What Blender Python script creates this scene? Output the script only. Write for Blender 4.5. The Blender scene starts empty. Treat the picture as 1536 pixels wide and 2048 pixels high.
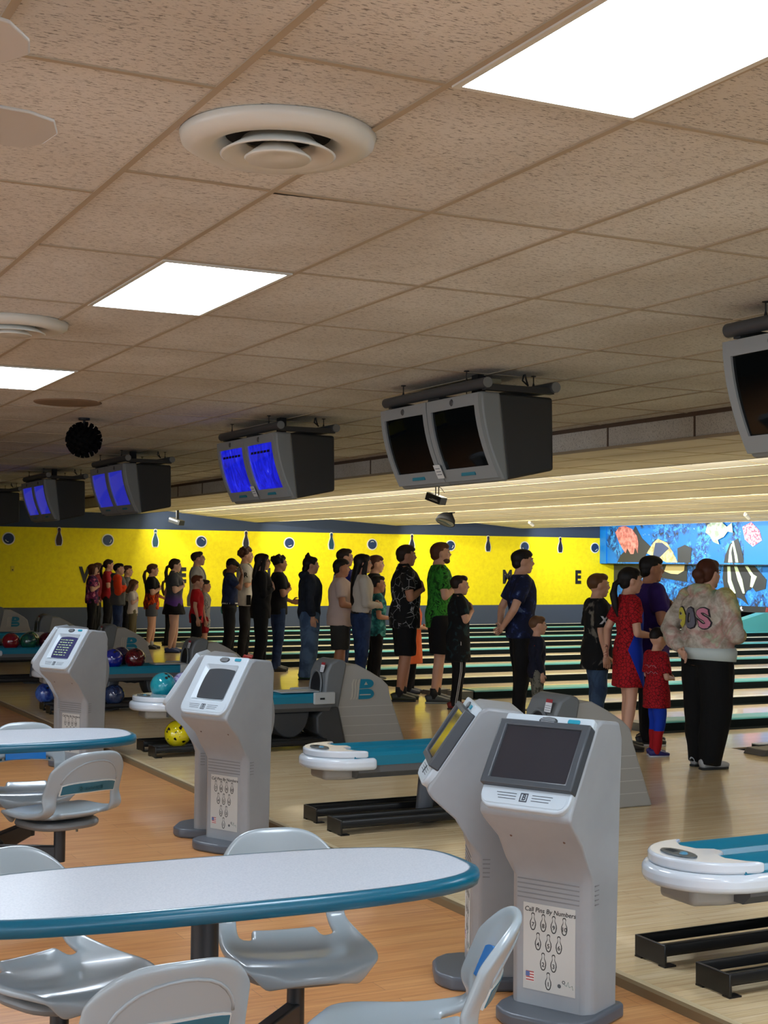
import bpy, bmesh, math, random
import numpy as np
from mathutils import Vector, Matrix, noise
from mathutils.bvhtree import BVHTree
random.seed(7)
PI = math.pi
scn = bpy.context.scene
C = scn.collection
def R(d): return math.radians(d)

# ------------------------------------------------------------------ camera
EYE = 1.55                       # eye height above the approach boards
CY, CP, CR = 0.4654, 0.03564, 0.0096
fw = Vector((math.sin(CY)*math.cos(CP), math.cos(CY)*math.cos(CP), math.sin(CP)))
rt = Vector((math.cos(CY), -math.sin(CY), 0)); up = rt.cross(fw)
r2 = rt*math.cos(CR)+up*math.sin(CR); u2 = -rt*math.sin(CR)+up*math.cos(CR)
cam = bpy.data.cameras.new('camera'); camo = bpy.data.objects.new('camera', cam); C.objects.link(camo)
mw = Matrix((r2, u2, -fw)).transposed().to_4x4(); mw.translation = Vector((0, 0, EYE)); camo.matrix_world = mw
cam.sensor_fit = 'VERTICAL'; cam.sensor_height = 32; cam.lens = 2836*32/2048
cam.clip_start = .05; cam.clip_end = 200
scn.camera = camo
# ------------------------------------------------------------------ world, exposure, lamps
w = bpy.data.worlds.new('world'); scn.world = w; w.use_nodes = True
w.node_tree.nodes['Background'].inputs[0].default_value = (.75, .82, 1, 1)
w.node_tree.nodes['Background'].inputs[1].default_value = .12
scn.view_settings.view_transform = 'Standard'; scn.view_settings.look = 'None'
scn.view_settings.exposure = 0.0; scn.view_settings.gamma = 1; scn.view_settings.use_curve_mapping = False
try:
    scn.cycles.use_denoising = True; scn.cycles.max_bounces = 8; scn.cycles.diffuse_bounces = 4; scn.cycles.glossy_bounces = 4
    scn.cycles.sample_clamp_indirect = 4
except Exception: pass
PANEL_W = 25.0                    # brightness of the ceiling light panels
def area(name, loc, rot, sx, sy, power, col):
    l = bpy.data.lights.new(name, 'AREA'); l.shape = 'RECTANGLE'; l.size = sx; l.size_y = sy; l.energy = power; l.color = col
    o = bpy.data.objects.new(name, l); C.objects.link(o); o.location = loc; o.rotation_euler = rot
    return o
WARM = (1, .96, .86)
# fluorescent battens in the coves of the lane ceiling (each runs the width of the lanes)
area('cove_lamp', (9.52, 19.5, 2.665), (0, R(-72), 0), .08, 22, 700, WARM)
area('cove_lamp', (12.35, 19.5, 2.455), (0, R(-70), 0), .08, 22, 600, WARM)
area('cove_lamp', (16.0, 19.5, 2.455), (0, R(-70), 0), .08, 22, 600, WARM)
area('cove_lamp', (19.7, 20.5, 2.455), (0, R(-80), 0), .08, 20, 640, (.92, .98, 1))
# daylight through the shop front behind the viewer and on the left
DAY = (.86, .93, 1)
area('window_daylight', (0.0, -5.8, 1.5), (R(90), 0, R(180)), 11, 1.9, 260, DAY)
area('window_daylight', (-6.8, 4.0, 1.5), (0, R(-90), 0), 1.9, 12, 200, DAY)

# ------------------------------------------------------------------ materials
def lin(c):
    o = []
    for x in c:
        x /= 255.
        o.append(x/12.92 if x <= .04045 else ((x+.055)/1.055)**2.4)
    return (*o, 1)
_M = {}
def mat(name, col=(128, 128, 128), rough=.5, metal=0, spec=.5, coat=0, emit=None, es=1):
    if name in _M: return _M[name]
    m = bpy.data.materials.new(name); m.use_nodes = True; b = m.node_tree.nodes['Principled BSDF']
    b.inputs['Base Color'].default_value = lin(col); b.inputs['Roughness'].default_value = rough
    b.inputs['Metallic'].default_value = metal; b.inputs['Specular IOR Level'].default_value = spec
    if coat: b.inputs['Coat Weight'].default_value = coat; b.inputs['Coat Roughness'].default_value = .06
    if emit: b.inputs['Emission Color'].default_value = lin(emit); b.inputs['Emission Strength'].default_value = es
    m.diffuse_color = lin(col); _M[name] = m
    return m
def nodes(m): return m.node_tree.nodes, m.node_tree.links, m.node_tree.nodes['Principled BSDF']
def coords(m, scale=(1, 1, 1), rot=(0, 0, 0), kind='Object'):
    n, l, b = nodes(m); t = n.new('ShaderNodeTexCoord'); mp = n.new('ShaderNodeMapping')
    mp.inputs['Scale'].default_value = scale; mp.inputs['Rotation'].default_value = rot
    l.new(t.outputs[kind], mp.inputs[0]); return mp.outputs[0]
def noise_n(m, vec, scale=5, detail=4, rough=.5, dist=0):
    n, l, b = nodes(m); t = n.new('ShaderNodeTexNoise'); t.inputs['Scale'].default_value = scale
    t.inputs['Detail'].default_value = detail; t.inputs['Roughness'].default_value = rough; t.inputs['Distortion'].default_value = dist
    l.new(vec, t.inputs['Vector']); return t.outputs['Fac']
def ramp(m, fac, stops, const=False):
    n, l, b = nodes(m); r = n.new('ShaderNodeValToRGB'); e = r.color_ramp.elements
    if const: r.color_ramp.interpolation = 'CONSTANT'
    while len(e) < len(stops): e.new(.5)
    for i, (p, c) in enumerate(stops): e[i].position = p; e[i].color = lin(c) if len(c) == 3 else c
    l.new(fac, r.inputs[0]); return r.outputs[0]
def mixc(m, fac, a, b_, mode='MIX'):
    n, l, b = nodes(m); x = n.new('ShaderNodeMix'); x.data_type = 'RGBA'; x.blend_type = mode
    for s, v in ((0, fac), (6, a), (7, b_)):
        if isinstance(v, (int, float)): x.inputs[s].default_value = v
        elif isinstance(v, tuple): x.inputs[s].default_value = lin(v) if len(v) == 3 else v
        else: l.new(v, x.inputs[s])
    return x.outputs[2]
def bump(m, h, dist=.01, strength=.4):
    n, l, b = nodes(m); x = n.new('ShaderNodeBump'); x.inputs['Distance'].default_value = dist; x.inputs['Strength'].default_value = strength
    l.new(h, x.inputs['Height']); l.new(x.outputs[0], b.inputs['Normal'])
def setc(m, c): m.node_tree.links.new(c, nodes(m)[2].inputs['Base Color'])

def wood(name, c1, c2, c3, plank=.1, rough=.2, gap=(70, 50, 30), coat=0.3, length=1.2):
    m = mat(name, c1, rough, coat=coat)
    n, l, b = nodes(m)
    v = coords(m)
    br = n.new('ShaderNodeTexBrick'); br.inputs['Scale'].default_value = 1; br.inputs['Brick Width'].default_value = length
    br.inputs['Row Height'].default_value = plank; br.inputs['Mortar Size'].default_value = .0012; br.inputs['Mortar Smooth'].default_value = .2
    br.inputs['Color1'].default_value = lin(c1); br.inputs['Color2'].default_value = lin(c2); br.inputs['Mortar'].default_value = lin(gap)
    br.offset = .37; br.squash = 1
    l.new(v, br.inputs['Vector'])
    g = noise_n(m, coords(m, (1.6, 26, 1)), 1.6, 5, .65, .6)
    gc = ramp(m, g, [(.3, c3), (.7, (255, 255, 255))])
    c = mixc(m, .55, br.outputs['Color'], gc, 'MULTIPLY')
    setc(m, c); return m
M_floor = wood('lounge_wood', (224, 170, 112), (212, 154, 96), (176, 122, 76), .11, .36, (150, 108, 72))
M_appr = wood('approach_maple', (238, 218, 178), (228, 205, 162), (204, 178, 136), .055, .27, (170, 148, 114), .25, 2.5)
M_lane = wood('lane_maple', (226, 210, 180), (218, 200, 166), (200, 180, 142), .027, .24, (190, 165, 120), .35, 4)
M_edge = mat('edge_wood', (205, 188, 150), .4)
M_edgeb = mat('edge_side', (120, 100, 70), .6)

M_tile = mat('ceiling_tile', (196, 178, 160), .95, spec=.1)
_n = noise_n(M_tile, coords(M_tile, (30, 130, 60)), 1.5, 3, .6, .3)
_big = noise_n(M_tile, coords(M_tile), 1.1, 3, .5)
_f = ramp(M_tile, _n, [(.37, (140, 139, 135)), (.43, (215, 214, 209))])
_d = ramp(M_tile, _big, [(.3, (232, 228, 222)), (.65, (255, 255, 255))])
setc(M_tile, mixc(M_tile, 1, _f, _d, 'MULTIPLY')); bump(M_tile, _n, .004, .6)
M_tile2 = mat('lane_ceiling_tile', (226, 220, 204), .9, spec=.1)
_n = noise_n(M_tile2, coords(M_tile2, (.55, .12, 1)), 3.2, 3, .6)
setc(M_tile2, ramp(M_tile2, _n, [(.3, (206, 198, 180)), (.7, (238, 232, 216))]))
M_grid = mat('grid_bar', (166, 152, 130), .6)
M_gridd = mat('grid_shadow_gap', (92, 76, 64), .8)  # dark brown for the bulkhead's top line and panel joints
M_wallgrey = mat('wall_slate_paint', (66, 76, 92), .8)
M_yel = mat('wall_yellow_paint', (250, 232, 0), .75)
_n = noise_n(M_yel, coords(M_yel, (1, 1, 1)), 9, 6, .7)
setc(M_yel, ramp(M_yel, _n, [(.25, (236, 214, 0)), (.6, (253, 236, 2))]))
M_gut = mat('gutter_black', (16, 24, 24), .65, spec=.15)
M_teald = mat('divider_teal', (84, 164, 164), .3)
M_cream = mat('divider_cream', (236, 232, 214), .25)
M_back = mat('back_wall_paint', (150, 140, 128), .9)

# ------------------------------------------------------------------ mesh helpers
class MB:
    def __init__(s): s.v = []; s.f = []; s.mi = []; s.cur = 0
    def add(s, vs, fs, T=None):
        o = len(s.v)
        for p in vs:
            p = Vector(p); s.v.append(tuple(T @ p) if T is not None else tuple(p))
        for f in fs: s.f.append([i+o for i in f]); s.mi.append(s.cur)
        return s
    def box(s, x0, x1, y0, y1, z0, z1, T=None):
        vs = [(x, y, z) for x in (x0, x1) for y in (y0, y1) for z in (z0, z1)]
        return s.add(vs, [(0, 1, 3, 2), (4, 6, 7, 5), (0, 4, 5, 1), (2, 3, 7, 6), (0, 2, 6, 4), (1, 5, 7, 3)], T)
    def prism(s, poly, a0, a1, axis='y', T=None):
        n = len(poly)
        def P(p, a): return (p[0], a, p[1]) if axis == 'y' else ((a, p[0], p[1]) if axis == 'x' else (p[0], p[1], a))
        vs = [P(p, a0) for p in poly]+[P(p, a1) for p in poly]
        fs = [tuple(range(n)), tuple(range(2*n-1, n-1, -1))]+[(i, i+n, (i+1) % n+n, (i+1) % n) for i in range(n)]
        return s.add(vs, fs, T)
    def ring(s, outer, inner, a0, a1, T=None):          # plate with a hole, lying in xy, same point count
        n = len(outer)
        vs = [(p[0], p[1], a) for a in (a0, a1) for q in (outer, inner) for p in q]
        fs = []
        for i in range(n):
            j = (i+1) % n
            fs += [(i, n+i, n+j, j), (2*n+i, 2*n+j, 3*n+j, 3*n+i), (i, j, 2*n+j, 2*n+i), (n+i, 3*n+i, 3*n+j, n+j)]
        return s.add(vs, fs, T)
    def tube(s, pts, rad, n=12, cap=True, T=None, ref=(1, 0, 0)):
        pts = [Vector(p) for p in pts]; vs = []; fs = []; k = len(pts)
        for i, p in enumerate(pts):
            t = (pts[min(i+1, k-1)]-pts[max(i-1, 0)]).normalized()
            rf = Vector(ref)
            if abs(t.dot(rf)) > .9: rf = Vector((0, 0, 1)) if abs(t.z) < .9 else Vector((0, 1, 0))
            a = t.cross(rf).normalized(); b = a.cross(t).normalized()
            r = rad[i] if isinstance(rad, (list, tuple)) else rad
            ra, rb = r if isinstance(r, (list, tuple)) else (r, r)
            for j in range(n):
                th = 2*PI*j/n; vs.append(p+a*ra*math.cos(th)+b*rb*math.sin(th))
        for i in range(k-1):
            for j in range(n): fs.append((i*n+j, i*n+(j+1) % n, (i+1)*n+(j+1) % n, (i+1)*n+j))
        if cap: fs.append(tuple(range(n-1, -1, -1))); fs.append(tuple(range((k-1)*n, k*n)))
        return s.add(vs, fs, T)
    def ball(s, c, r, n=12, T=None):
        if not isinstance(r, (list, tuple)): r = (r, r, r)
        vs = [(c[0], c[1], c[2]+r[2])]; fs = []; m = max(6, n//2+2)
        for i in range(1, m):
            a = PI*i/m
            for j in range(n):
                b = 2*PI*j/n; vs.append((c[0]+r[0]*math.sin(a)*math.cos(b), c[1]+r[1]*math.sin(a)*math.sin(b), c[2]+r[2]*math.cos(a)))
        vs.append((c[0], c[1], c[2]-r[2])); L = len(vs)-1
        for j in range(n): fs.append((0, 1+j, 1+(j+1) % n)); fs.append((L, 1+(m-2)*n+(j+1) % n, 1+(m-2)*n+j))
        for i in range(m-2):
            for j in range(n): fs.append((1+i*n+j, 1+(i+1)*n+j, 1+(i+1)*n+(j+1) % n, 1+i*n+(j+1) % n))
        return s.add(vs, fs, T)
    def lathe(s, prof, n=32, T=None):                    # profile (r,z) open, around z
        vs = []; fs = []; k = len(prof)
        for r, z in prof:
            for j in range(n): a = 2*PI*j/n; vs.append((r*math.cos(a), r*math.sin(a), z))
        for i in range(k-1):
            for j in range(n): fs.append((i*n+j, i*n+(j+1) % n, (i+1)*n+(j+1) % n, (i+1)*n+j))
        return s.add(vs, fs, T)
    def mesh(s, name, mats):
        me = bpy.data.meshes.new(name); me.from_pydata(s.v, [], s.f)
        for m in (mats if isinstance(mats, (list, tuple)) else [mats]): me.materials.append(m)
        if any(s.mi): me.polygons.foreach_set('material_index', s.mi)
        me.update()
        bm = bmesh.new(); bm.from_mesh(me); bmesh.ops.recalc_face_normals(bm, faces=bm.faces); bm.to_mesh(me); bm.free()
        return me
    def build(s, name, mats, parent=None, smooth=False, bevel=0, seg=2, T=None, auto=None):
        me = s.mesh(name, mats)
        if smooth: me.polygons.foreach_set('use_smooth', [True]*len(me.polygons))
        return obj(name, me, parent, bevel, seg, T, auto)
def obj(name, me, parent=None, bevel=0, seg=2, T=None, auto=None):
    o = bpy.data.objects.new(name, me); C.objects.link(o)
    if parent: o.parent = parent
    if T is not None: o.matrix_local = T
    if bevel:
        b = o.modifiers.new('bevel', 'BEVEL'); b.width = bevel; b.segments = seg; b.limit_method = 'ANGLE'; b.angle_limit = R(35)
        b.harden_normals = False
        me.polygons.foreach_set('use_smooth', [True]*len(me.polygons))
        try: me.set_sharp_from_angle(angle=R(40))
        except Exception: pass
    elif auto:
        me.polygons.foreach_set('use_smooth', [True]*len(me.polygons))
        me.set_sharp_from_angle(angle=R(auto))
    return o
def tag(o, label=None, cat=None, group=None, kind=None):
    if label: o['label'] = label
    if cat: o['category'] = cat
    if group: o['group'] = group
    if kind: o['kind'] = kind
    return o
def empty(name, loc=(0, 0, 0), rz=0, label=None, cat=None, group=None):
    o = bpy.data.objects.new(name, None); C.objects.link(o); o.location = loc; o.rotation_euler = (0, 0, rz); o.empty_display_size = .1
    return tag(o, label, cat, group)
def copy_tree(o, parent=None):
    c = o.copy(); C.objects.link(c)
    if parent is not None: c.parent = parent
    for ch in [x for x in CH.get(o.name, [])]: copy_tree(ch, c)
    return c
CH = {}
def index_children():
    CH.clear()
    for x in bpy.data.objects:
        if x.parent: CH.setdefault(x.parent.name, []).append(x)
def struct(o, label=None): o['kind'] = 'structure'; return o
_fontc = 0
def text_mesh(s, size, depth=.002, shear=0, bold=0, align='CENTER'):
    global _fontc
    cu = bpy.data.curves.new('lettering', 'FONT'); cu.body = s; cu.size = size; cu.extrude = depth; cu.align_x = align; cu.align_y = 'CENTER'
    cu.shear = shear; cu.offset = bold; cu.resolution_u = 3
    o = bpy.data.objects.new('lettering', cu); C.objects.link(o)
    dg = bpy.context.evaluated_depsgraph_get(); me = bpy.data.meshes.new_from_object(o.evaluated_get(dg))
    bpy.data.objects.remove(o); bpy.data.curves.remove(cu); me.name = 'lettering'
    return me
def text_obj(name, s, size, m, T, parent=None, depth=.002, shear=0, bold=0, sx=1):
    me = text_mesh(s, size, depth, shear, bold); me.materials.clear(); me.materials.append(m)
    if sx != 1: me.transform(Matrix.Diagonal((sx, 1, 1, 1)))
    return obj(name, me, parent, T=T)
def rrect(w, h, r, n=5, r2=None):                        # rounded rectangle points ccw, centre 0; r2 = top radius
    pts = []
    for cx, cy, a0, q in ((1, -1, -90, r), (1, 1, 0, r if r2 is None else r2), (-1, 1, 90, r if r2 is None else r2), (-1, -1, 180, r)):
        for i in range(n):
            a = R(a0+90*i/(n-1)); pts.append((cx*(w/2-q)+q*math.cos(a), cy*(h/2-q)+q*math.sin(a)))
    return pts
def frame(origin, xa, ya):                               # local frame: x, y given, z = x cross y
    x = Vector(xa).normalized(); y = Vector(ya).normalized(); z = x.cross(y)
    m = Matrix((x, y, z)).transposed().to_4x4(); m.translation = Vector(origin); return m

# ------------------------------------------------------------------ room
X0, X1, Y0, Y1, ZC = -7.0, 26.0, -6.0, 31.0, 2.815
struct(MB().box(X0, 3.25, Y0, Y1, -.13, -.03).build('floor', M_floor))
struct(MB().box(3.28, 8.1, Y0, Y1, -.12, 0).build('floor', M_appr))
e = MB(); e.box(3.215, 3.245, Y0, Y1, -.11, .003); e.cur = 1; e.box(3.245, 3.28, Y0, Y1, -.11, .001)
struct(e.build('trim_1', [M_edgeb, M_edge]))
struct(MB().box(8.1, X1, Y0, Y1, -.30, -.10).build('floor', M_gut))
# ceiling over seats and approach
struct(MB().box(X0, 7.55, Y0, Y1, ZC, ZC+.1).build('ceiling', M_tile))
g = MB(); AX = [1.191+.6096*i for i in range(1, 11)]+[1.275]+[1.275-.6096*i for i in range(1, 13)]
for x in AX: g.box(x-.011, x+.011, Y0, Y1, ZC-.006, ZC)
cols = sorted(AX)+[7.55]
for i in range(len(cols)-1):
    y = (3.237 if cols[i] > 1.2 else 3.55)-1.2192*8
    while y < Y1:
        if y > Y0: g.box(cols[i]+.011, cols[i+1]-.011, y-.010, y+.010, ZC-.005, ZC)
        y += 1.2192
struct(g.build('trim_2', M_grid))
struct(MB().prism([(1.815, 4.462), (1.815, 4.492), (2.0, 4.478), (2.395, 4.468), (2.395, 4.462)], ZC-.003, ZC-.0005, 'z').build('trim_6', mat('gap_black', (14, 12, 10), .9)))
g = MB()
g.box(7.50, 7.55, Y0, Y1, 2.60, ZC)
struct(g.build('wall_bulkhead', M_tile))
g = MB(); g.box(7.485, 7.50, Y0, Y1, ZC-.035, ZC); y = 9.25-1.21*12
while y < Y1:
    if y > Y0: g.box(7.492, 7.50, y-.009, y+.009, 2.61, ZC-.035)
    y += 1.21
struct(g.build('trim_3', M_gridd))
struct(MB().box(7.485, 7.515, Y0, Y1, 2.585, 2.61).build('trim_4', M_grid))
# lane ceiling: flat soffit, lip, then shallow saw-tooth
struct(MB().box(7.55, 9.45, Y0, Y1, 2.60, 2.66).build('ceiling', M_tile2))
saw = [(9.45, 2.60), (9.45, 2.82), (9.55, 2.82), (9.75, 2.70), (12.19, 2.46), (14.12, 2.57), (15.87, 2.46), (18.15, 2.57), (19.48, 2.46), (21.98, 2.57), (23.5, 2.57)]
m_ = MB(); m_.prism(saw+[(23.5, 2.95), (9.40, 2.95), (9.40, 2.60)], Y0, Y1, 'y')
struct(m_.build('ceiling', M_tile2))
g = MB()
def zs(x):
    for (a, b), (c, d) in zip(saw[3:], saw[4:]):
        if a <= x <= c: return b+(d-b)*(x-a)/(c-a)
    return 2.6
y = 9.25-1.2192*10
while y < Y1:
    if y > Y0:
        g.box(7.56, 9.44, y-.006, y+.006, 2.597, 2.60)
        for (a, b), (c, d) in zip(saw[3:-1], saw[4:-1]):
            g.add([(a, y-.006, b-.003), (a, y+.006, b-.003), (c, y+.006, d-.003), (c, y-.006, d-.003), (a, y-.006, b), (a, y+.006, b), (c, y+.006, d), (c, y-.006, d)],
                  [(0, 1, 2, 3), (4, 7, 6, 5), (0, 4, 5, 1), (1, 5, 6, 2), (2, 6, 7, 3), (3, 7, 4, 0)])
    y += 1.2192
x = 10.4
while x < 21.9:
    g.box(x-.006, x+.006, Y0, Y1, zs(x)-.004, zs(x)+.001); x += .61
for x in (8.1, 8.7): g.box(x-.006, x+.006, Y0, Y1, 2.597, 2.60)
struct(g.build('trim_5', mat('lane_grid_bar', (196, 178, 132), .7)))
# walls
f = MB(); f.box(X0, 23.5, Y1, Y1+.15, -.3, .50); f.cur = 1; f.box(X0, 23.5, Y1, Y1+.15, .50, 2.25); f.cur = 2; f.box(X0, 23.5, Y1, Y1+.15, 2.25, 3.0)
struct(f.build('wall_far', [M_wallgrey, M_yel, mat('wall_navy_band', (48, 62, 84), .8)]))
struct(MB().box(X0-.15, X0, Y0, Y1, -.13, 3.0).build('wall_left', M_back))
M_day = mat('daylit_glass', (200, 215, 230), .2, emit=(215, 232, 255), es=.8)
wn = struct(MB().box(-5.6, 5.6, Y0+.01, Y0+.04, .5, 2.5).build('window_1', M_day)); q = MB()
for i in range(6): q.box(-5.64+2.24*i, -5.56+2.24*i, Y0, Y0+.08, .46, 2.54)
q.box(-5.6, 5.6, Y0, Y0+.08, .44, .5).box(-5.6, 5.6, Y0, Y0+.08, 2.5, 2.56).build('window_frame', mat('frame_dark', (40, 40, 42), .5), wn)
wn = struct(MB().box(X0+.01, X0+.04, -2, 10, .5, 2.5).build('window_2', M_day)); q = MB()
for i in range(6): q.box(X0, X0+.08, -2.04+2.4*i, -1.96+2.4*i, .46, 2.54)
q.box(X0, X0+.08, -2, 10, .44, .5).box(X0, X0+.08, -2, 10, 2.5, 2.56).build('window_frame', mat('frame_dark'), wn)
struct(MB().box(X0, X1, Y0-.15, Y0, -.3, 3.0).build('wall_back', M_back))
struct(MB().box(X1, X1+.15, Y0, Y1, -.3, 3.0).build('wall_right', mat('pit_black', (14, 14, 16), .9)))

# ------------------------------------------------------------------ lanes
DIV = [7.51+3.44*k for k in range(-3, 7)]
ordn = ['first', 'second', 'third', 'fourth', 'fifth', 'sixth', 'seventh', 'eighth', 'ninth', 'tenth', 'eleventh', 'twelfth', 'thirteenth', 'fourteenth', 'fifteenth', 'sixteenth', 'seventeenth', 'eighteenth']
lanes = []
for yc in DIV:
    lanes += [(yc+.385, yc+1.44), (yc+2.0, yc+3.055)]
lanes = [l for l in lanes if l[1] < 31.02 and l[0] > 5]
for i, (a, b) in enumerate(reversed(lanes)):
    la = MB().box(8.1, 26, a, b, -.2, 0).build('bowling_lane', M_lane)
    tag(la, '%s bowling lane counted from the yellow wall, pale glossy boards' % ordn[i], 'bowling lane', 'bowling lanes')
    gm = MB()
    for (p, q) in ((a-.235, a), (b, b+.235)):
        n = 8; pts = [(p+(q-p)*t/n, -.012-.075*math.sin(PI*t/n)) for t in range(n+1)]
        gm2 = MB(); gm2.prism(pts+[(q, -.11), (p, -.11)], 8.12, 25.9, 'x'); gm2.build('gutter', M_gut, la)
ndv = 0
for yc in reversed(DIV):
    if yc > 31.2 or yc < 5: continue
    d = MB(); d.prism([(yc-.15, .062), (yc-.145, .074), (yc-.12, .082), (yc+.12, .082), (yc+.145, .074), (yc+.15, .062)], 8.35, 26, 'x')
    dv = d.build('lane_divider', M_teald); MB().box(8.35, 26, yc-.148, yc+.148, -.1, .062).build('divider_base', M_gut, dv)
    tag(dv, '%s wide teal cover between lane pairs, counted from the yellow wall' % ordn[ndv], 'lane divider', 'teal lane dividers')
    c = MB(); c.prism([(yc-.13, -.1), (yc-.13, .07), (yc+.13, .07), (yc+.13, -.1)], 8.14, 8.34, 'x'); c.build('end_cap', mat('cap_grey', (120, 122, 118), .4), dv)
    ndv += 1
ndv = 0
for yc in reversed(DIV):
    if yc+1.72 > 31 or yc+1.72 < 5: continue
    o = MB().box(8.12, 26, yc+1.677, yc+1.763, .062, .070).build('divider_strip', M_cream); MB().box(8.12, 26, yc+1.679, yc+1.761, -.1, .062).build('strip_base', M_gut, o)
    tag(o, '%s narrow cream strip between two lanes, counted from the yellow wall' % ordn[ndv], 'lane divider', 'cream lane strips'); ndv += 1
for i, yc in enumerate((7.63+3.44*4, 7.63+3.44*5, 7.63+3.44*6)):
    o = MB().prism([(20.3, .083), (22.0, .5), (22.6, .5), (22.6, .083)], yc-.14, yc+.14, 'y').build('pin_deck_kickback', M_teald)
    tag(o, ['teal wedge cover under the mural, nearest to the right edge', 'teal wedge cover under the mural, middle one', 'teal wedge cover under the mural, nearest to the yellow wall'][i], 'lane cover', 'pin deck wedges')
fo = MB(); fo.prism([(7.98, 0), (8.02, .05), (8.5, .07), (8.5, 0)], 8.98, 9.22, 'y')
fo.cur = 1; fo.box(8.08, 8.12, 8.975, 9.0, .015, .04)
tag(fo.build('foul_line_sensor', [mat('sensor_grey', (96, 92, 86), .6), mat('hole_black', (10, 10, 10), .5)], bevel=.008), 'low grey plastic foul line sensor box on the boards at the right edge', 'sensor box')
fo = MB(); fo.prism([(8.0, 0), (8.02, .05), (8.3, .06), (8.3, 0)], 14.72, 14.9, 'y')
tag(fo.build('foul_line_sensor', mat('sensor_grey')), 'small dark sensor box on the boards beside the black-shorts bowlers\' shoes', 'sensor box')

# ------------------------------------------------------------------ yellow wall: plaques, letters, outlet
yw = Y1
M_wht = mat('plaque_white', (235, 235, 225), .6); M_blu = mat('plaque_blue', (24, 52, 96), .5); M_navy = mat('plaque_navy', (14, 22, 44), .5)
FW = lambda x, z, dy=0: frame((x, yw-.002-dy, z), (1, 0, 0), (0, 0, 1))
pinp = [(.045, -.19), (.06, -.14), (.066, -.08), (.055, -.01), (.032, .06), (.024, .10), (.03, .14), (.03, .17), (.015, .195)]
pinp = pinp+[(-x, z) for x, z in reversed(pinp)]
nb = 0; npn = 0
for i in range(15):
    x = 6.5+1.0935*i
    if i % 2 == 0:
        o = MB(); o.prism([(.14*math.cos(2*PI*k/28), .14*math.sin(2*PI*k/28)) for k in range(28)], 0, .012, 'z')
        p = o.build('ball_plaque', M_wht, T=FW(x, 1.99))
        tag(p, '%s round blue bowling ball plaque from the left on the yellow wall' % ordn[nb], 'wall plaque', 'ball plaques on the yellow wall'); nb += 1
        MB().prism([(.115*math.cos(2*PI*k/28), .115*math.sin(2*PI*k/28)) for k in range(28)], .012, .02, 'z').build('ball_face', M_blu, p)
        s = MB(); a0 = R((200, 300, 20, 250, 60, 300, 200, 270)[i//2])
        s.tube([(.07*math.cos(a0+t*.3), .07*math.sin(a0+t*.3), .022) for t in range(5)], .008, 6); s.build('ball_shine', M_wht, p)
    else:
        o = MB(); o.prism([(a*1.35, b*1.08) for a, b in pinp], 0, .012, 'z'); p = o.build('pin_plaque', M_wht, T=FW(x, 2.05))
        tag(p, '%s dark bowling pin plaque from the left on the yellow wall' % ordn[npn], 'wall plaque', 'pin plaques on the yellow wall'); npn += 1
        MB().prism(pinp, .012, .02, 'z').build('pin_face', mat('plaque_maroon', (44, 20, 36), .5) if i == 1 else mat('plaque_teal', (22, 70, 92), .5) if i in (3, 7) else M_navy, p)
        MB().box(-.02, .02, .115, .13, .02, .024).build('pin_stripe', M_wht if i == 3 else mat('plaque_red', (120, 30, 40), .5), p)
for i, ch in enumerate('WELCOME'):
    x = 8.26+2.17*i
    o = text_obj('wall_letter', ch, .46, mat('letter_black', (20, 22, 26), .6), FW(x, 1.20), None, .01, 0, .022, .78)
    tag(o, 'black block capital letter %s painted on the yellow wall%s' % (ch, ', the one %s' % ('near the left group' if i == 1 else 'by the mural') if ch == 'E' else ''), 'letter', 'WELCOME letters on the yellow wall')
o = MB().box(-.04, .04, -.06, .06, 0, .01).build('wall_outlet', mat('outlet_yellow', (222, 200, 30), .5), T=FW(6.6, 1.34), bevel=.004)
tag(o, 'small cover plate low at the left end of the yellow wall', 'outlet')
MB().box(-.012, .012, -.035, -.01, .01, .012).build('socket', mat('hole_black'), o)

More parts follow.
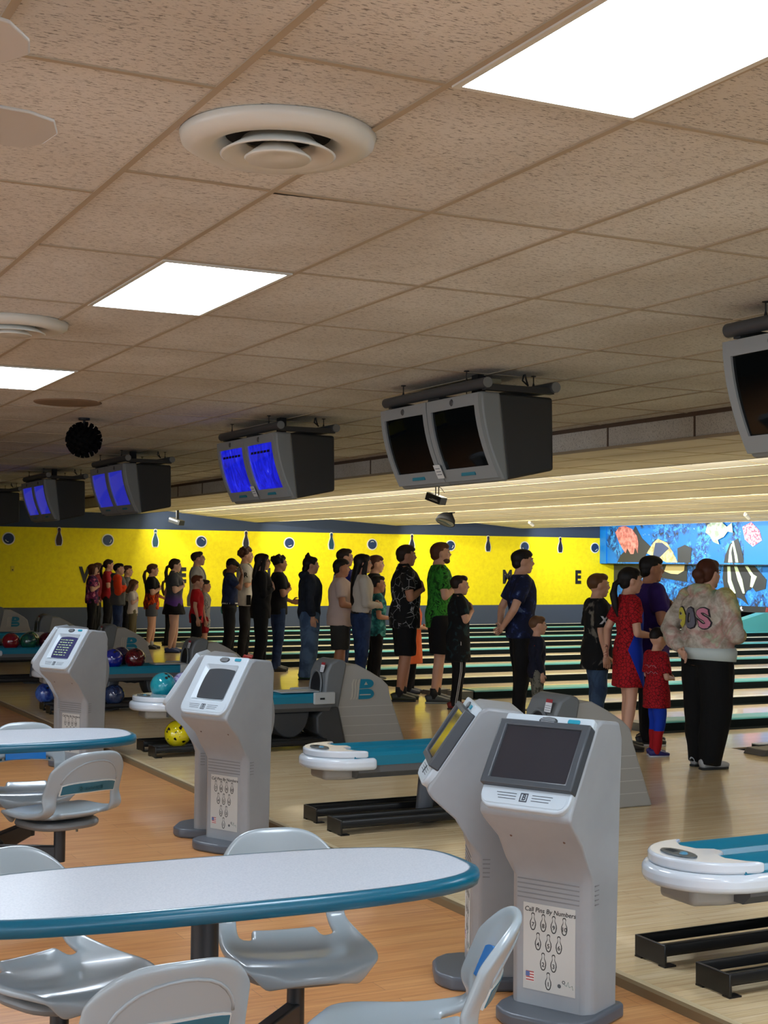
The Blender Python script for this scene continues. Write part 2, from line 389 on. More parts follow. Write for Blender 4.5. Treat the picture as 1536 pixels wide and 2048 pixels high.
# ------------------------------------------------------------------ mural above the pins
M_reef = mat('mural_reef', (10, 110, 210), .5)
v = coords(M_reef)
n1 = noise_n(M_reef, v, 1.5, 2, .5, .3); n2 = noise_n(M_reef, v, 5.5, 5, .75, .8); n3 = noise_n(M_reef, v, 17, 2, .5)
cA = ramp(M_reef, n2, [(.40, (34, 40, 50)), (.50, (10, 92, 176)), (.60, (70, 170, 235)), (.70, (20, 60, 110))])
cB = mixc(M_reef, ramp(M_reef, n1, [(.46, (0, 0, 0)), (.54, (255, 255, 255))]), (8, 116, 206), cA)
cC = mixc(M_reef, ramp(M_reef, n3, [(.72, (0, 0, 0)), (.74, (255, 255, 255))]), cB, (225, 240, 245))
setc(M_reef, cC)
M_reefl = mat('mural_plain_blue', (10, 120, 208), .5)
FISH = {
'dark1': ((48, 50, 56), [(30.1, 1.8), (30.25, 1.62), (28.96, 1.62), (29.05, 1.8), (28.82, 2.0), (29.2, 2.23), (29.48, 2.55), (29.62, 2.38), (29.76, 2.01)]),
'dark2': ((48, 50, 56), [(27.78, 1.97), (27.5, 2.05), (27.24, 1.97), (27.28, 1.62), (27.77, 1.62)]),
'dark3': ((44, 48, 54), [(30.97, 1.56), (27.93, 1.56), (27.93, 1.14), (28.6, 1.2), (29.3, 1.28), (30.1, 1.16), (30.97, 1.0)]),
'pink': ((232, 138, 128), [(30.33, 2.39), (30.18, 2.53), (29.91, 2.555), (29.62, 2.47), (29.41, 2.29), (29.35, 2.12), (29.37, 1.85), (29.48, 2.0), (29.55, 1.83), (29.67, 1.83), (29.81, 1.98), (29.88, 1.85), (30.0, 1.95), (30.18, 2.15)]),
'tan': ((236, 214, 150), [(28.99, 1.85), (28.73, 2.11), (28.55, 2.21), (28.19, 2.11), (27.97, 1.89), (27.77, 1.62), (28.19, 1.62), (28.55, 1.72), (28.92, 1.83)]),
'tan_mark': ((60, 74, 110), [(28.64, 2.11), (28.37, 2.11), (28.1, 1.97), (28.37, 1.8), (28.55, 1.69), (28.73, 1.8)]),
'tan_low': ((226, 206, 146), [(28.73, 1.56), (28.02, 1.56), (28.04, 1.42), (28.28, 1.33), (28.55, 1.34), (28.82, 1.4)]),
'pale': ((206, 230, 196), [(26.7, 2.34), (26.62, 2.52), (26.5, 2.56), (26.09, 2.56), (25.93, 2.46), (25.76, 2.55), (25.72, 2.32), (25.9, 2.35), (26.05, 2.22), (26.25, 2.16), (26.2, 2.05), (26.41, 2.11), (26.54, 2.26)]),
'anemone': ((240, 176, 196), [(25.39, 2.45), (25.09, 2.55), (24.82, 2.36), (24.74, 2.13), (25.04, 1.99), (25.31, 2.16)]),
'dark_top': ((40, 44, 50), [(26.07, 1.62), (26.01, 1.8), (25.86, 2.06), (25.58, 2.19), (25.47, 1.96), (25.35, 1.62)]),
'dark_tail': ((40, 44, 50), [(25.26, 1.62), (25.14, 1.87), (25.05, 1.8), (24.96, 1.62)]),
'stripe_a': ((216, 236, 196), [(25.91, 1.63), (25.87, 1.91), (25.8, 2.06), (25.76, 2.06), (25.8, 1.85), (25.76, 1.63)]),
'stripe_b': ((216, 236, 196), [(25.78, 2.12), (25.72, 2.13), (25.6, 1.8), (25.56, 1.63), (25.65, 1.63), (25.7, 1.85)]),
'dark_body': ((40, 44, 50), [(26.57, 1.56), (25.84, 1.56), (25.49, 1.55), (25.09, 1.24), (25.13, 1.03), (25.45, 0.96), (25.56, 1.05), (25.76, 0.97), (25.84, 0.86), (25.7, 0.64), (25.95, 0.78), (26.27, 0.84), (26.55, 1.0), (26.61, 1.27)]),
'stripe_c': ((216, 236, 196), [(26.43, 1.54), (26.33, 1.54), (26.29, 1.22), (26.13, 0.91), (26.25, 0.88), (26.41, 1.17)]),
'stripe_d': ((216, 236, 196), [(26.19, 1.54), (26.09, 1.54), (25.91, 1.23), (25.82, 0.91), (25.89, 0.91), (26.07, 1.22)]),
'stripe_e': ((216, 236, 196), [(25.82, 1.55), (25.72, 1.55), (25.53, 1.36), (25.41, 1.31), (25.56, 1.05), (25.64, 1.07), (25.6, 1.31)]),
}
mu = empty('pin_mask_mural', (22.0, 27.5, 0), 0, 'bright blue reef mural with fish above the pins at the lane ends', 'mural')
def part_at(mb, name, m, par, **k):
    o = mb.build(name, m, par, **k); o.matrix_parent_inverse = Matrix.Translation(par.location).inverted(); return o
part_at(MB().box(22.0, 22.12, 12, 30.98, 1.585, 2.565), 'upper_panel', M_reef, mu)
part_at(MB().box(21.97, 22.0, 30.72, 30.99, 1.58, 2.565), 'blue_strip', M_reefl, mu)
part_at(MB().box(21.97, 22.0, 24.2, 25.35, 1.585, 2.565), 'blue_strip', M_reefl, mu)
part_at(MB().box(22.42, 22.5, 12, 30.98, .62, 1.57), 'lower_panel', M_reef, mu)
part_at(MB().box(22.0, 22.5, 12, 30.98, 1.568, 1.586), 'ledge', mat('black_ledge', (14, 16, 20), .5), mu)
part_at(MB().box(22.40, 22.5, 12, 30.98, .48, .62), 'name_band', mat('band_dark', (30, 32, 38), .5), mu)
def bandtxt(s, y, m, size=.12):
    o = text_obj('band_lettering', s, size, m, Matrix.Identity(4), mu, .003, 0, .006)
    o.matrix_parent_inverse = Matrix.Identity(4)
    o.matrix_local = Matrix.Translation(Vector(mu.location)).inverted() @ frame((22.395, y, .55), (0, -1, 0), (0, 0, 1))
bandtxt('BOWL', 26.05, mat('white_letter', (230, 232, 235), .5)); bandtxt('BOWL', 29.4, mat('white_letter')); bandtxt('///', 25.05, mat('red_letter', (150, 60, 60), .5))
k = 0
for nm, (c, pts) in FISH.items():
    low = max(z for y, z in pts) < 1.6; x = 22.42 if low else (21.968 if nm in ('pale', 'anemone') else 22.0)
    k += 1; t = .006+.002*(k % 4)+(.008 if 'stripe' in nm or 'mark' in nm or nm in ('pink', 'tan', 'tan_low') else 0)
    fm = mat('mural_'+nm, c, .5)
    if nm in ('pale', 'anemone', 'pink', 'tan'):
        q = noise_n(fm, coords(fm), 9 if nm != 'anemone' else 22, 4, .6); dk = tuple(int(a*.72) for a in c)
        setc(fm, ramp(fm, q, [(.4, dk if nm != 'anemone' else (190, 60, 90)), (.55, c), (.75, tuple(min(255, a+25) for a in c))]))
    part_at(MB().prism(pts, x-t, x, 'x'), 'fish_shape' if nm[:4] != 'dark' else 'dark_patch', fm, mu)

# ------------------------------------------------------------------ ceiling fixtures
M_panel = mat('light_diffuser', (235, 245, 255), .5, emit=(226, 240, 255), es=PANEL_W)
M_white = mat('white_enamel', (205, 205, 196), .35)
def light_panel(x, y, label):
    t = empty('ceiling_light', (x, y, ZC), 0, label, 'ceiling light', 'light panels in the tiled ceiling')
    MB().ring([(-.295, -.60), (.295, -.60), (.295, .60), (-.295, .60)], [(-.275, -.58), (.275, -.58), (.275, .58), (-.275, .58)], -.012, 0).build('frame', M_white, t)
    MB().box(-.275, .275, -.58, .58, -.007, -.002).build('diffuser', M_panel, t)
LX = 2.105
for y, l in ((2.63, 'large bright light panel in the ceiling at the upper right'), (6.29, 'bright square-looking light panel in the middle of the ceiling'), (9.95, 'bright light panel in the ceiling cut by the left edge'),
             (-1.03, 'ceiling light panel behind the viewer'), (-4.69, 'ceiling light panel at the back wall')):
    light_panel(LX, y, l)
for x, y, l in ((-2.16, 2.63, 'seating left of the viewer'), (-2.16, -1.03, 'seating behind the viewer'), (-5.2, 6.29, 'far left wall'), (5.76, -1.03, 'approach behind the viewer'), (-2.16, 9.95, 'seating left of the second table'), (5.76, 2.63, 'approach, unseen fill added on the right'), (8.0-2.24, -4.69, 'approach, unseen fill added by the back wall')):  # last two panels are unseen extras, added to brighten the approach boards
    light_panel(x, y, 'ceiling light panel over the '+l)
def vent(x, y, r, label):
    t = empty('air_vent', (x, y, ZC), 0, label, 'air vent', 'round ceiling vents')
    k = r/.29
    MB().lathe([(.155*k, 0), (.165*k, -.02), (.20*k, -.045), (.25*k, -.05), (.285*k, -.03), (.292*k, -.004), (.285*k, 0)], 48).build('outer_ring', M_white, t, smooth=True)
    MB().lathe([(.0, -.004), (.17*k, -.004)], 32).build('dark_throat', mat('vent_black', (8, 8, 8), .9), t)
    MB().lathe([(.10*k, -.02), (.115*k, -.04), (.165*k, -.066), (.172*k, -.062), (.12*k, -.03), (.105*k, -.012)], 40).build('middle_ring', M_white, t, smooth=True)
    MB().lathe([(0, -.06), (.04*k, -.064), (.095*k, -.075), (.10*k, -.07), (.05*k, -.03), (0, -.02)], 40).build('centre_cone', M_white, t, smooth=True)
vent(1.58, 3.87, .29, 'large round white air vent in the ceiling near the upper left')
vent(1.60, 7.62, .29, 'round white air vent in the ceiling cut by the left edge')
t = MB().lathe([(0, -.003), (.12, -.004), (.26, -.010), (.27, -.004), (.27, 0)], 40).build('vent_cover', mat('stained_tan', (128, 106, 84), .8), smooth=True)
t.location = (2.82, 11.3, ZC); tag(t, 'flat brown stained round cover in the ceiling left of the black spiky ball', 'vent cover')
# ceiling fan (hub left of the picture, two blade tips reach in)
fan = empty('ceiling_fan', (.21, 3.0, 2.50), 0, 'white ceiling fan, two blade tips reaching in at the upper left edge', 'ceiling fan')
MB().lathe([(0, .30), (.06, .30), (.06, .26), (.015, .25), (.015, .08), (.07, .07), (.11, .03), (.11, -.04), (.07, -.07), (.05, -.12), (0, -.13)], 28).build('motor', M_white, fan, smooth=True)
for k in range(5):
    a = R(18+72*k)
    T = Matrix.Rotation(a, 4, 'Z') @ Matrix.Rotation(R(-13), 4, 'X')
    out = [(.14, -.045), (.3, -.065), (.46, -.085), (.525, -.075), (.56, -.03), (.555, .03), (.525, .065), (.46, .075), (.3, .06), (.14, .045)]
    MB().prism(out, -.004, .004, 'z', T).build('blade', mat('fan_blade', (176, 174, 168), .35), fan, bevel=.003)
    MB().box(.08, .17, -.02, .02, -.012, -.004, T).build('blade_arm', M_white, fan)
# black spiky foam ball
t = empty('spiky_ball_ornament', (3.27, 12.5, 2.62), 0, 'black spiky ball hanging from the ceiling on the left', 'hanging ornament')
M_blk = mat('matte_black', (12, 12, 13), .6)
MB().ball((0, 0, 0), .122, 20).build('core', mat('foam_black', (7, 7, 8), .9, spec=.1), t, smooth=True)
s = MB(); nN = 96
for i in range(nN):
    z = 1-2*(i+.5)/nN; a = i*2.39996; r = math.sqrt(1-z*z); d = Vector((r*math.cos(a), r*math.sin(a), z))
    s.tube([d*.11, d*.163], [.012, .0165], 6)
o = s.build('spikes', mat('foam_black', (7, 7, 8), .9, spec=.1), t)
MB().tube([(0, 0, .12), (0, 0, .195)], .012, 8).lathe([(0, .195), (.05, .195), (.05, .175), (0, .17)], 16).build('hanger', M_blk, t)

# ------------------------------------------------------------------ overhead score monitors
M_mg = mat('monitor_grey', (118, 122, 122), .45); M_mg2 = mat('monitor_bezel', (132, 136, 136), .4)
M_mb = mat('monitor_black', (40, 41, 40), .6); M_tube = mat('truss_grey', (62, 64, 66), .45); M_tubecap = mat('truss_cap', (112, 114, 112), .5)
M_scr = mat('crt_dark', (8, 11, 12), .06, spec=.28)
M_blue = mat('crt_blue', (12, 14, 60), .08, spec=.8, emit=(20, 26, 190), es=1.1)
_n = noise_n(M_blue, coords(M_blue, (1, 1, .35)), 9, 5, .7, 1.5)
M_blue.node_tree.links.new(ramp(M_blue, _n, [(.35, (14, 18, 150)), (.6, (28, 36, 215)), (.75, (110, 120, 235))]), nodes(M_blue)[2].inputs['Emission Color'])
M_bluel = mat('crt_blue_dim', (14, 16, 40), .08, spec=.8, emit=(40, 44, 170), es=.85)
M_badge = mat('badge_teal', (30, 112, 130), .4)
def tv(par, yo, scr, words):
    """one curved-front tube monitor, front towards -x, yo = centre in y"""
    W = .35
    # curved front: x as function of z
    zs_ = [-.57+.57*i/10 for i in range(11)]; fx = lambda z: .17*(-z/.57)**1.9-.02
    b = MB(); prof = [(fx(z), z) for z in zs_]+[(.13, .0), (.20, -.57)]
    b.prism([(x, z) for x, z in prof], yo-W, yo+W, 'y'); b.build('front_shell', M_mg, par, bevel=.02, seg=3)
    # bezel frame following the curve
    fr = MB()
    def strip(y0, y1, z0, z1, off0, off1, n=8):
        vs = []; fs = []
        for i in range(n+1):
            z = z0+(z1-z0)*i/n; x = fx(z)
            vs += [(x-off0, y0, z), (x-off0, y1, z), (x+.01, y0, z), (x+.01, y1, z)]
        for i in range(n):
            a = 4*i; fs += [(a, a+1, a+5, a+4), (a+2, a+6, a+7, a+3), (a, a+4, a+6, a+2), (a+1, a+3, a+7, a+5)]
        fs += [(0, 2, 3, 1), (4*n, 4*n+1, 4*n+3, 4*n+2)]
        fr.add(vs, fs)
    strip(yo-W+.005, yo-W+.06, -.55, -.01, .018, 0); strip(yo+W-.06, yo+W-.005, -.55, -.01, .018, 0)
    strip(yo-W+.06, yo+W-.06, -.085, -.01, .018, 0, 3); strip(yo-W+.06, yo+W-.06, -.55, -.47, .018, 0, 3)
    fr.build('bezel', M_mg2, par, auto=40)
    s = MB(); n = 10; vs = []; fs = []
    for i in range(n+1):
        z = -.47+(.385)*i/n
        for j in range(9):
            y = yo-W+.06+(2*W-.12)*j/8; vs.append((fx(z)-.004-.008*(1-((j-4)/4)**2), y, z))
    for i in range(n):
        for j in range(8): fs.append((i*9+j, i*9+j+1, (i+1)*9+j+1, (i+1)*9+j))
    s.add(vs, fs); so = s.build('screen', scr, par, smooth=True)
    if words:
        q = MB()
        for j in range(6): q.box(fx(-.15)-.016, fx(-.15)-.013, yo-.22+.075*j, yo-.165+.075*j, -.165, -.145)
        q.build('score_row', mat('score_dark', (8, 8, 40), .4), so)
    MB().lathe([(0, .006), (.018, .006), (.024, 0)], 16, frame((fx(-.045)-.018, yo, -.045), (0, 1, 0), (0, 0, 1)) @ Matrix.Rotation(PI, 4, 'Y')).build('emblem', mat('emblem_dark', (60, 62, 64), .4), par)
    MB().box(fx(-.51)-.023, fx(-.51)-.015, yo-.09, yo+.09, -.522, -.494).build('name_badge', M_badge, par)
def monitor(x, y, label, scr, words=False, sticker=True, box=False):
    t = empty('score_monitor', (x, y, 2.655), 0, label, 'score monitor', 'overhead score monitors')
    tv(t, .35, scr, words); tv(t, 1.05, scr, words)
    MB().prism([(.12, -.005), (.54, -.01), (.55, -.49), (.19, -.565)], .012, 1.39, 'y').build('rear_cabinet', M_mb, t, bevel=.02, seg=3)
    for xx in (.02, .54):
        b = MB(); b.tube([(xx, -.02, .055), (xx, 1.42, .055)], .036, 16); b.cur = 1; b.tube([(xx, -.026, .055), (xx, -.02, .055)], .034, 16)
        b.build('truss_tube', [M_tube, M_tubecap], t, auto=40)
    [MB().box(.02, .54, *w_).build('crossbar', M_mb, t) for w_ in ((.0, .05, .01, .05), (1.33, 1.38, .01, .05), (.62, .78, .0, .03))]
    for (a, c) in ((.02, .25), (.02, 1.15), (.54, .25), (.54, 1.15)):
        MB().tube([(a, c, .08), (a, c, .16)], .004, 6).lathe([(0, .158), (.018, .158), (.018, .154), (0, .15)], 10, Matrix.Translation((a, c, 0))).tube([(a, c, .085), (a, c, .11)], [.010, .005], 8).build('hanger_wire', M_blk, t)
    MB().box(.17, .23, .36, .44, .02, .16).build('cable_post', M_blk, t)
    MB().tube([(.44, .2, .16), (.45, .2, .12), (.47, .21, .085)], .006, 6).tube([(.45, .23, .16), (.44, .23, .12), (.48, .22, .085)], .006, 6).build('power_cord', M_blk, t)
    if sticker:
        p = MB(); p.box(-.001, .001, -.045, .045, -.05, .05); o = p.build('paper_notice', mat('paper', (200, 200, 196), .8), t, T=Matrix.Translation((.066, .70, -.48)) @ Matrix.Rotation(R(-26), 4, 'Y'))
        q = MB()
        for j in range(3): q.box(-.0022, -.0012, -.032, .032, .02-.022*j, .026-.022*j)
        q.build('print_line', mat('print_grey', (110, 112, 116), .8), o)
monitor(4.62, 4.05, 'dark score monitor cut by the right edge of the picture', M_scr, sticker=False)
monitor(4.62, 7.80, 'largest fully visible score monitor with two dark screens', M_scr)
monitor(4.58, 11.15, 'score monitor with two bright blue screens, second from the black pair', M_blue, True)
monitor(4.58, 15.65, 'score monitor with blue screens right of the spiky ball', M_bluel, sticker=False)
monitor(4.58, 19.45, 'score monitor with dim blue screens left of the spiky ball', M_bluel, sticker=False)
monitor(4.58, 23.6, 'score monitor cut by the left edge, mostly its black side', M_bluel, sticker=False)
jb = MB().box(-.06, .06, -.05, .05, -.035, 0).build('junction_box', mat('box_beige', (176, 164, 130), .6), bevel=.004); jb.location = (5.0, 8.35, ZC)
tag(jb, 'beige electrical box on the ceiling above the large dark monitor', 'electrical box')
MB().box(-.10, -.06, -.02, .02, -.04, -.01).box(-.02, .0, -.02, .0, -.06, -.035).build('plug', M_blk, jb)

# projector, spotlight, cameras under the lane ceiling
t = empty('effect_projector', (9.30, 16.9, 2.50), R(-65), 'small black box projector hanging below the large dark monitor', 'light projector')
T = Matrix.Rotation(R(18), 4, 'Y')
MB().box(-.13, .13, -.075, .075, -.13, -.03, T).build('housing', mat('proj_black', (26, 28, 28), .45), t, bevel=.006)
MB().box(-.13, .13, -.07, .07, -.032, -.024, T).build('bright_lid', mat('proj_lid', (120, 124, 120), .3), t)
MB().box(-.012, .0, -.04, -.03, -.03, .10).box(-.012, .0, .03, .04, -.03, .10).build('bracket', M_blk, t)
MB().box(-.06, .09, -.0762, -.075, -.10, -.094, T).box(-.02, .08, -.0762, -.075, -.085, -.081, T).build('side_print', mat('print_white', (210, 215, 210), .6), t)
MB().tube([(.02, .0, .09), (.10, -.05, .06), (.16, -.06, .0)], .004, 6).build('cord', M_blk, t)
t = empty('can_spotlight', (12.9, 23.0, 2.50), R(20), 'dark bell-shaped spotlight hanging over the lanes below the projector', 'spotlight')
T = Matrix.Rotation(R(28), 4, 'Y')
MB().lathe([(0, .02), (.07, .02), (.085, -.03), (.17, -.14), (.19, -.22), (.17, -.225)], 24, T).build('bell_housing', mat('spot_dark', (8, 8, 8), .8, spec=.2), t, smooth=True)
MB().lathe([(0, -.20), (.15, -.205), (.175, -.222)], 24, T).build('lens', mat('spot_lens', (26, 28, 24), .2, spec=.5), t, smooth=True)
MB().box(-.06, .06, -.10, .10, .0, .12, T).build('rear_box', M_blk, t, bevel=.01)
MB().box(-.02, .02, -.12, -.10, -.02, .06).box(-.02, .02, .10, .12, -.02, .06).box(-.02, .02, -.12, .12, .02, .05).build('yoke', M_blk, t)
t = empty('effect_projector', (10.0, 30.1, 2.50), R(-60), 'tiny black projector hanging far away above the yellow wall', 'light projector')
MB().box(-.16, .16, -.09, .09, -.14, -.03, Matrix.Rotation(R(15), 4, 'Y')).build('housing', mat('proj_black'), t, bevel=.006)
MB().box(-.15, .10, -.095, -.09, -.07, -.05, Matrix.Rotation(R(15), 4, 'Y')).build('side_print', mat('print_white'), t); MB().box(-.01, .01, -.04, .04, -.03, .185).build('bracket', M_blk, t)
for (x, y, l) in ((17.6, 27.6, 'small white bullet camera near the end of the yellow wall'), (17.8, 20.5, 'small white bullet camera above the mural at the right')):
    t = empty('security_camera', (x, y, 2.53), R(200), l, 'camera')
    MB().tube([(0, 0, -.02), (-.14, .0, -.09)], [.04, .035], 14).build('camera_body', mat('cam_white', (232, 230, 220), .4), t, auto=40)
    MB().tube([(-.14, 0, -.09), (-.145, 0, -.0925)], .028, 12).build('lens', M_blk, t); MB().tube([(0, 0, .03), (0, 0, -.03)], .02, 10).build('mount', mat('cam_white'), t)

# ------------------------------------------------------------------ scoring kiosks
M_kb = mat('kiosk_grey', (166, 168, 168), .38); M_kp = mat('kiosk_panel_lit', (186, 198, 206), .3); M_kbase = mat('kiosk_base', (82, 88, 96), .35)  # panel is the body's plastic, light falling on it put into the colour
_n = noise_n(M_kb, coords(M_kb), 3, 4, .6); setc(M_kb, ramp(M_kb, _n, [(.35, (144, 148, 151)), (.65, (152, 157, 160))]))
M_dk = mat('kiosk_dark', (62, 68, 74), .4); M_line = mat('kiosk_line', (60, 66, 76), .6)
M_lcd = mat('lcd_screen', (38, 42, 50), .07, spec=.7); M_ktl = mat('kiosk_teal', (30, 140, 165), .35)
M_paper = mat('poster_paper', (186, 186, 180), .8); M_ink = mat('poster_ink', (34, 34, 36), .8)
M_kscr = mat('kiosk_crt', (60, 68, 74), .08, spec=.8)
pin2 = [(0, .5), (.09, .47), (.12, .38), (.09, .27), (.10, .18), (.2, 0), (.22, -.16), (.17, -.36), (.10, -.47), (0, -.5)]
pin2 = pin2+[(-x, y) for x, y in reversed(pin2[1:-1])]
def poster(par, T, full=True):
    p = MB().box(-.092, .092, -.135, .135, 0, .0012).build('pin_chart', M_paper, par, T=T)
    text_obj('chart_title', 'Call Pins By Numbers', .0205, M_ink, Matrix.Translation((.003, .115, .0016)), p, .0002, .15, .0002)
    rows = [(4, .078, ('7', '8', '9', '10')), (3, .018, ('4', '5', '6')), (2, -.042, ('2', '3')), (1, -.100, ('1',))]
    for n, y, ns in rows:
        for i in range(n):
            cx = (i-(n-1)/2)*.037-.002
            o = MB(); k = .056
            ou = [(cx+a*k*.9, y+b*k) for a, b in pin2]; inn = [(cx+a*k*.66, y+b*k*.88) for a, b in pin2]
            q = o.ring(ou, inn, .0012, .0016).build('pin_outline', M_ink, p)
            text_obj('pin_number', ns[i], .019, M_ink, Matrix.Translation((cx, y-.010, .0016)), q, .0002, 0, .0003)
    fl = MB(); fl.box(-.082, -.052, -.110, -.080, .0012, .0016); fl.cur = 1
    for i in range(4): fl.box(-.081, -.053, -.108+.0085*i, -.104+.0085*i, .0016, .0019)
    fl.cur = 2; fl.box(-.082, -.068, -.095, -.080, .0017, .0021)
    fl.build('flag_print', [mat('flag_white', (215, 205, 200), .8), mat('flag_red', (170, 80, 76), .8), mat('flag_blue', (86, 104, 150), .8)], p)
    dd = MB(); dd.lathe([(0, 0), (.0065, 0)], 12, Matrix.Translation((.037, -.108, .0016))); dd.ring([(.052+.006*math.cos(a/6*PI*2), -.094+.006*math.sin(a/6*PI*2)) for a in range(6)], [(.052+.0035*math.cos(a/6*PI*2), -.094+.0035*math.sin(a/6*PI*2)) for a in range(6)], .0012, .0016)
    dd.cur = 1; dd.tube([(.055, -.10, .0015), (.062, -.104, .0015), (.068, -.09, .0015), (.072, -.106, .0015), (.082, -.100, .0015), (.085, -.112, .0015)], .0011, 4)
    dd.build('doodle_print', [mat('doodle_dark', (80, 84, 86), .8), mat('doodle_green', (120, 140, 132), .8)], p)
def kiosk(kind):
    t = empty('scoring_kiosk')
    prof = [(-.115, 0), (.085, 0), (.085, .46), (.10, .52), (.15, .60), (.235, .675), (.255, .70), (.25, .725), (.065, 1.00), (.03, 1.015), (-.10, 1.0), (-.125, .94), (-.125, .5)]
    # body with a slightly rounded column: taper below the console
    b = MB(); n = len(prof); ys = (-1, -.82, .82, 1); vs = []; fs = []
    for q in ys:
        for x, z in prof:
            hw = .205 if z > .6 else (.195 if z > .5 else .185)
            xx = x-(.035 if abs(q) == 1 and x > 0 and z < .5 else 0)
            vs.append((xx, q*hw, z))
    fs = [tuple(range(n)), tuple(range(4*n-1, 3*n-1, -1))]
    for k in range(3):
        for i in range(n): j = (i+1) % n; fs.append((k*n+i, (k+1)*n+i, (k+1)*n+j, k*n+j))
    b.add(vs, fs); b.build('body', M_kb, t, bevel=.012, seg=3)
    b = MB(); arc = [(-.12-.075*math.sin(PI*i/10), .48+.42*i/10) for i in range(11)]; b.prism(arc+[(-.10, .9), (-.10, .48)], -.14, .14, 'y'); b.build('rear_cover', M_kb, t, bevel=.01)
    base = [(.21*math.cos(a)*(.9)+.03, .24*math.sin(a)) for a in [2*PI*i/40 for i in range(40)]]
    base = [(max(-.16, x), y) for x, y in base]
    b = MB(); b.prism([(.20, -.13), (.215, -.08), (.215, .08), (.20, .13), (.16, .19), (.10, .21), (-.13, .21), (-.15, .19), (-.15, -.19), (-.13, -.21), (.10, -.21), (.16, -.19)], -.03, .02, 'z'); b.build('base_plate', M_kbase, t, bevel=.012, seg=3)
    g = MB()
    for i in range(5): g.box(.0825, .0865, -.14, .14, .385+.016*i, .389+.016*i); 
    g.build('groove_lines', mat('groove', (120, 122, 124), .5), t)
    for sd in (-1, 1):
        g = MB()
        for i in range(5): g.box(-.02, .045, sd*.1845-.0015, sd*.1845+.0015, .385+.016*i, .389+.016*i)
        g.build('side_grooves', mat('groove'), t)
    # console plane
    ya = Vector((0, 1, 0)); up_ = Vector((.065-.25, 0, 1.0-.725)).normalized(); xa = ya
    K = frame(Vector((.1575, 0, .8625)), xa, up_); KD = K @ Matrix.Translation((0, 0, .010))
    L = .34
    pts = rrect(.40, L+.02, .055, 6, .012)
    ou = [(x, y) for x, y in pts]
    if kind == 'crt':
        inn = [(x*.70, (y+.0)*.60+.015) for x, y in rrect(.40, L+.02, .02, 6)]
        MB().ring(ou, inn, -.01, .022).build('console_panel', M_kp, t, T=K, bevel=.006)
        c = MB()                                          # sloped recess
        o1 = [(x*.70, y*.60+.015, .021) for x, y in rrect(.40, L+.02, .02, 6)]; o2 = [(x*.58, y*.50+.012, .004) for x, y in rrect(.40, L+.02, .02, 6)]
        nn = len(o1); c.add(o1+o2, [(i, (i+1) % nn, nn+(i+1) % nn, nn+i) for i in range(nn)]); c.build('recess', M_kp, t, T=K)
        s = MB(); vs = []; fs = []
        for i in range(9):
            for j in range(9):
                u_, v_ = (j-4)/4, (i-4)/4; vs.append((u_*.122, v_*.098+.012, .003+.012*(1-u_*u_*.5-v_*v_*.5)))
        for i in range(8):
            for j in range(8): fs.append((i*9+j, i*9+j+1, (i+1)*9+j+1, (i+1)*9+j))
        s.add(vs, fs); s.build('screen', M_kscr, t, T=K, smooth=True)
    else:
        MB().prism(ou, -.01, .022, 'z').build('console_panel', M_kp, t, T=K, bevel=.006)
        w2, h2 = .205, .125
        MB().ring([(-w2, -h2+.02), (w2, -h2+.02), (w2, h2+.02), (-w2, h2+.02)], [(-w2+.035, -h2+.045), (w2-.035, -h2+.045), (w2-.035, h2-.002), (-w2+.035, h2-.002)], .0, .045).build('monitor_frame', M_dk, t, T=K, bevel=.006)
        MB().box(-w2+.035, w2-.035, -h2+.045, h2-.002, .02, .036).build('screen', M_lcd, t, T=K)
    g = MB(); g.prism([(.042*math.cos(2*PI*i/20)-.0, .0165*math.sin(2*PI*i/20)+.157) for i in range(20)], .008, .016, 'z'); go = g.build('speaker_grille', mat('grille_dark', (52, 58, 60), .4), t, T=KD, bevel=.003)
    g = MB()
    for i in range(5): g.box(-.034+.004*abs(i-2), .034-.004*abs(i-2), .146+.0052*i, .148+.0052*i, .016, .019)
    g.build('grille_rib', mat('rib_grey', (150, 156, 160), .4), go)
    MB().prism([(x+.115, y+.160) for x, y in rrect(.055, .017, .007, 4)], .012, .017, 'z').build('teal_badge', M_ktl, t, T=KD, bevel=.002)
    lo = -.137
    MB().prism([(x, y+lo) for x, y in rrect(.37, .058, .026, 5, .004)], .012, .014, 'z').build('label_plate', M_kp, t, T=KD, bevel=.001)
    for s_ in (-1, 1):
        g = MB()
        for i in range(3): g.box(min(s_*.035, s_*(.125-.006*i)), max(s_*.035, s_*(.125-.006*i)), lo+.010-.010*i, lo+.012-.010*i, .014, .0150)
        g.build('printed_line', M_line, t, T=KD)
    g = MB().ring([(-.017, lo-.016), (.017, lo-.016), (.017, lo+.016), (-.017, lo+.016)], [(-.013, lo-.012), (.013, lo-.012), (.013, lo+.012), (-.013, lo+.012)], .014, .0152).build('emblem_frame', M_line, t, T=KD)
    text_obj('emblem_letter', 'B', .030, M_line, KD @ Matrix.Translation((0, lo, .0148)), t, .0004, .1, .0008)
    poster(t, frame((.0855, .006, .222), (0, 1, 0), (0, 0, 1)) @ Matrix.Diagonal((1.28, 1.10, 1, 1)))
    for yy in (-.12, .12): MB().ball((.16, yy, .612), .006, 8).build('screw', mat('screw_brown', (96, 70, 56), .5), t)
    MB().lathe([(0, .004), (.02, .004), (.025, 0)], 16, frame((-.05, -.2035, .78), (1, 0, 0), (0, 0, 1))).build('side_lock', mat('lock_grey', (150, 148, 140), .4), t)
    return t
ka = kiosk('lcd'); kc = kiosk('crt')
index_children()
def put(proto, x, y, ang, label, cat, group=None, first=False, z=0):
    o = proto if first else copy_tree(proto)
    o.location = (x, y, z); o.rotation_euler = (0, 0, ang); tag(o, label, cat, group)
    if cat == 'kiosk': o.scale = (1, .87, 1)
    return o
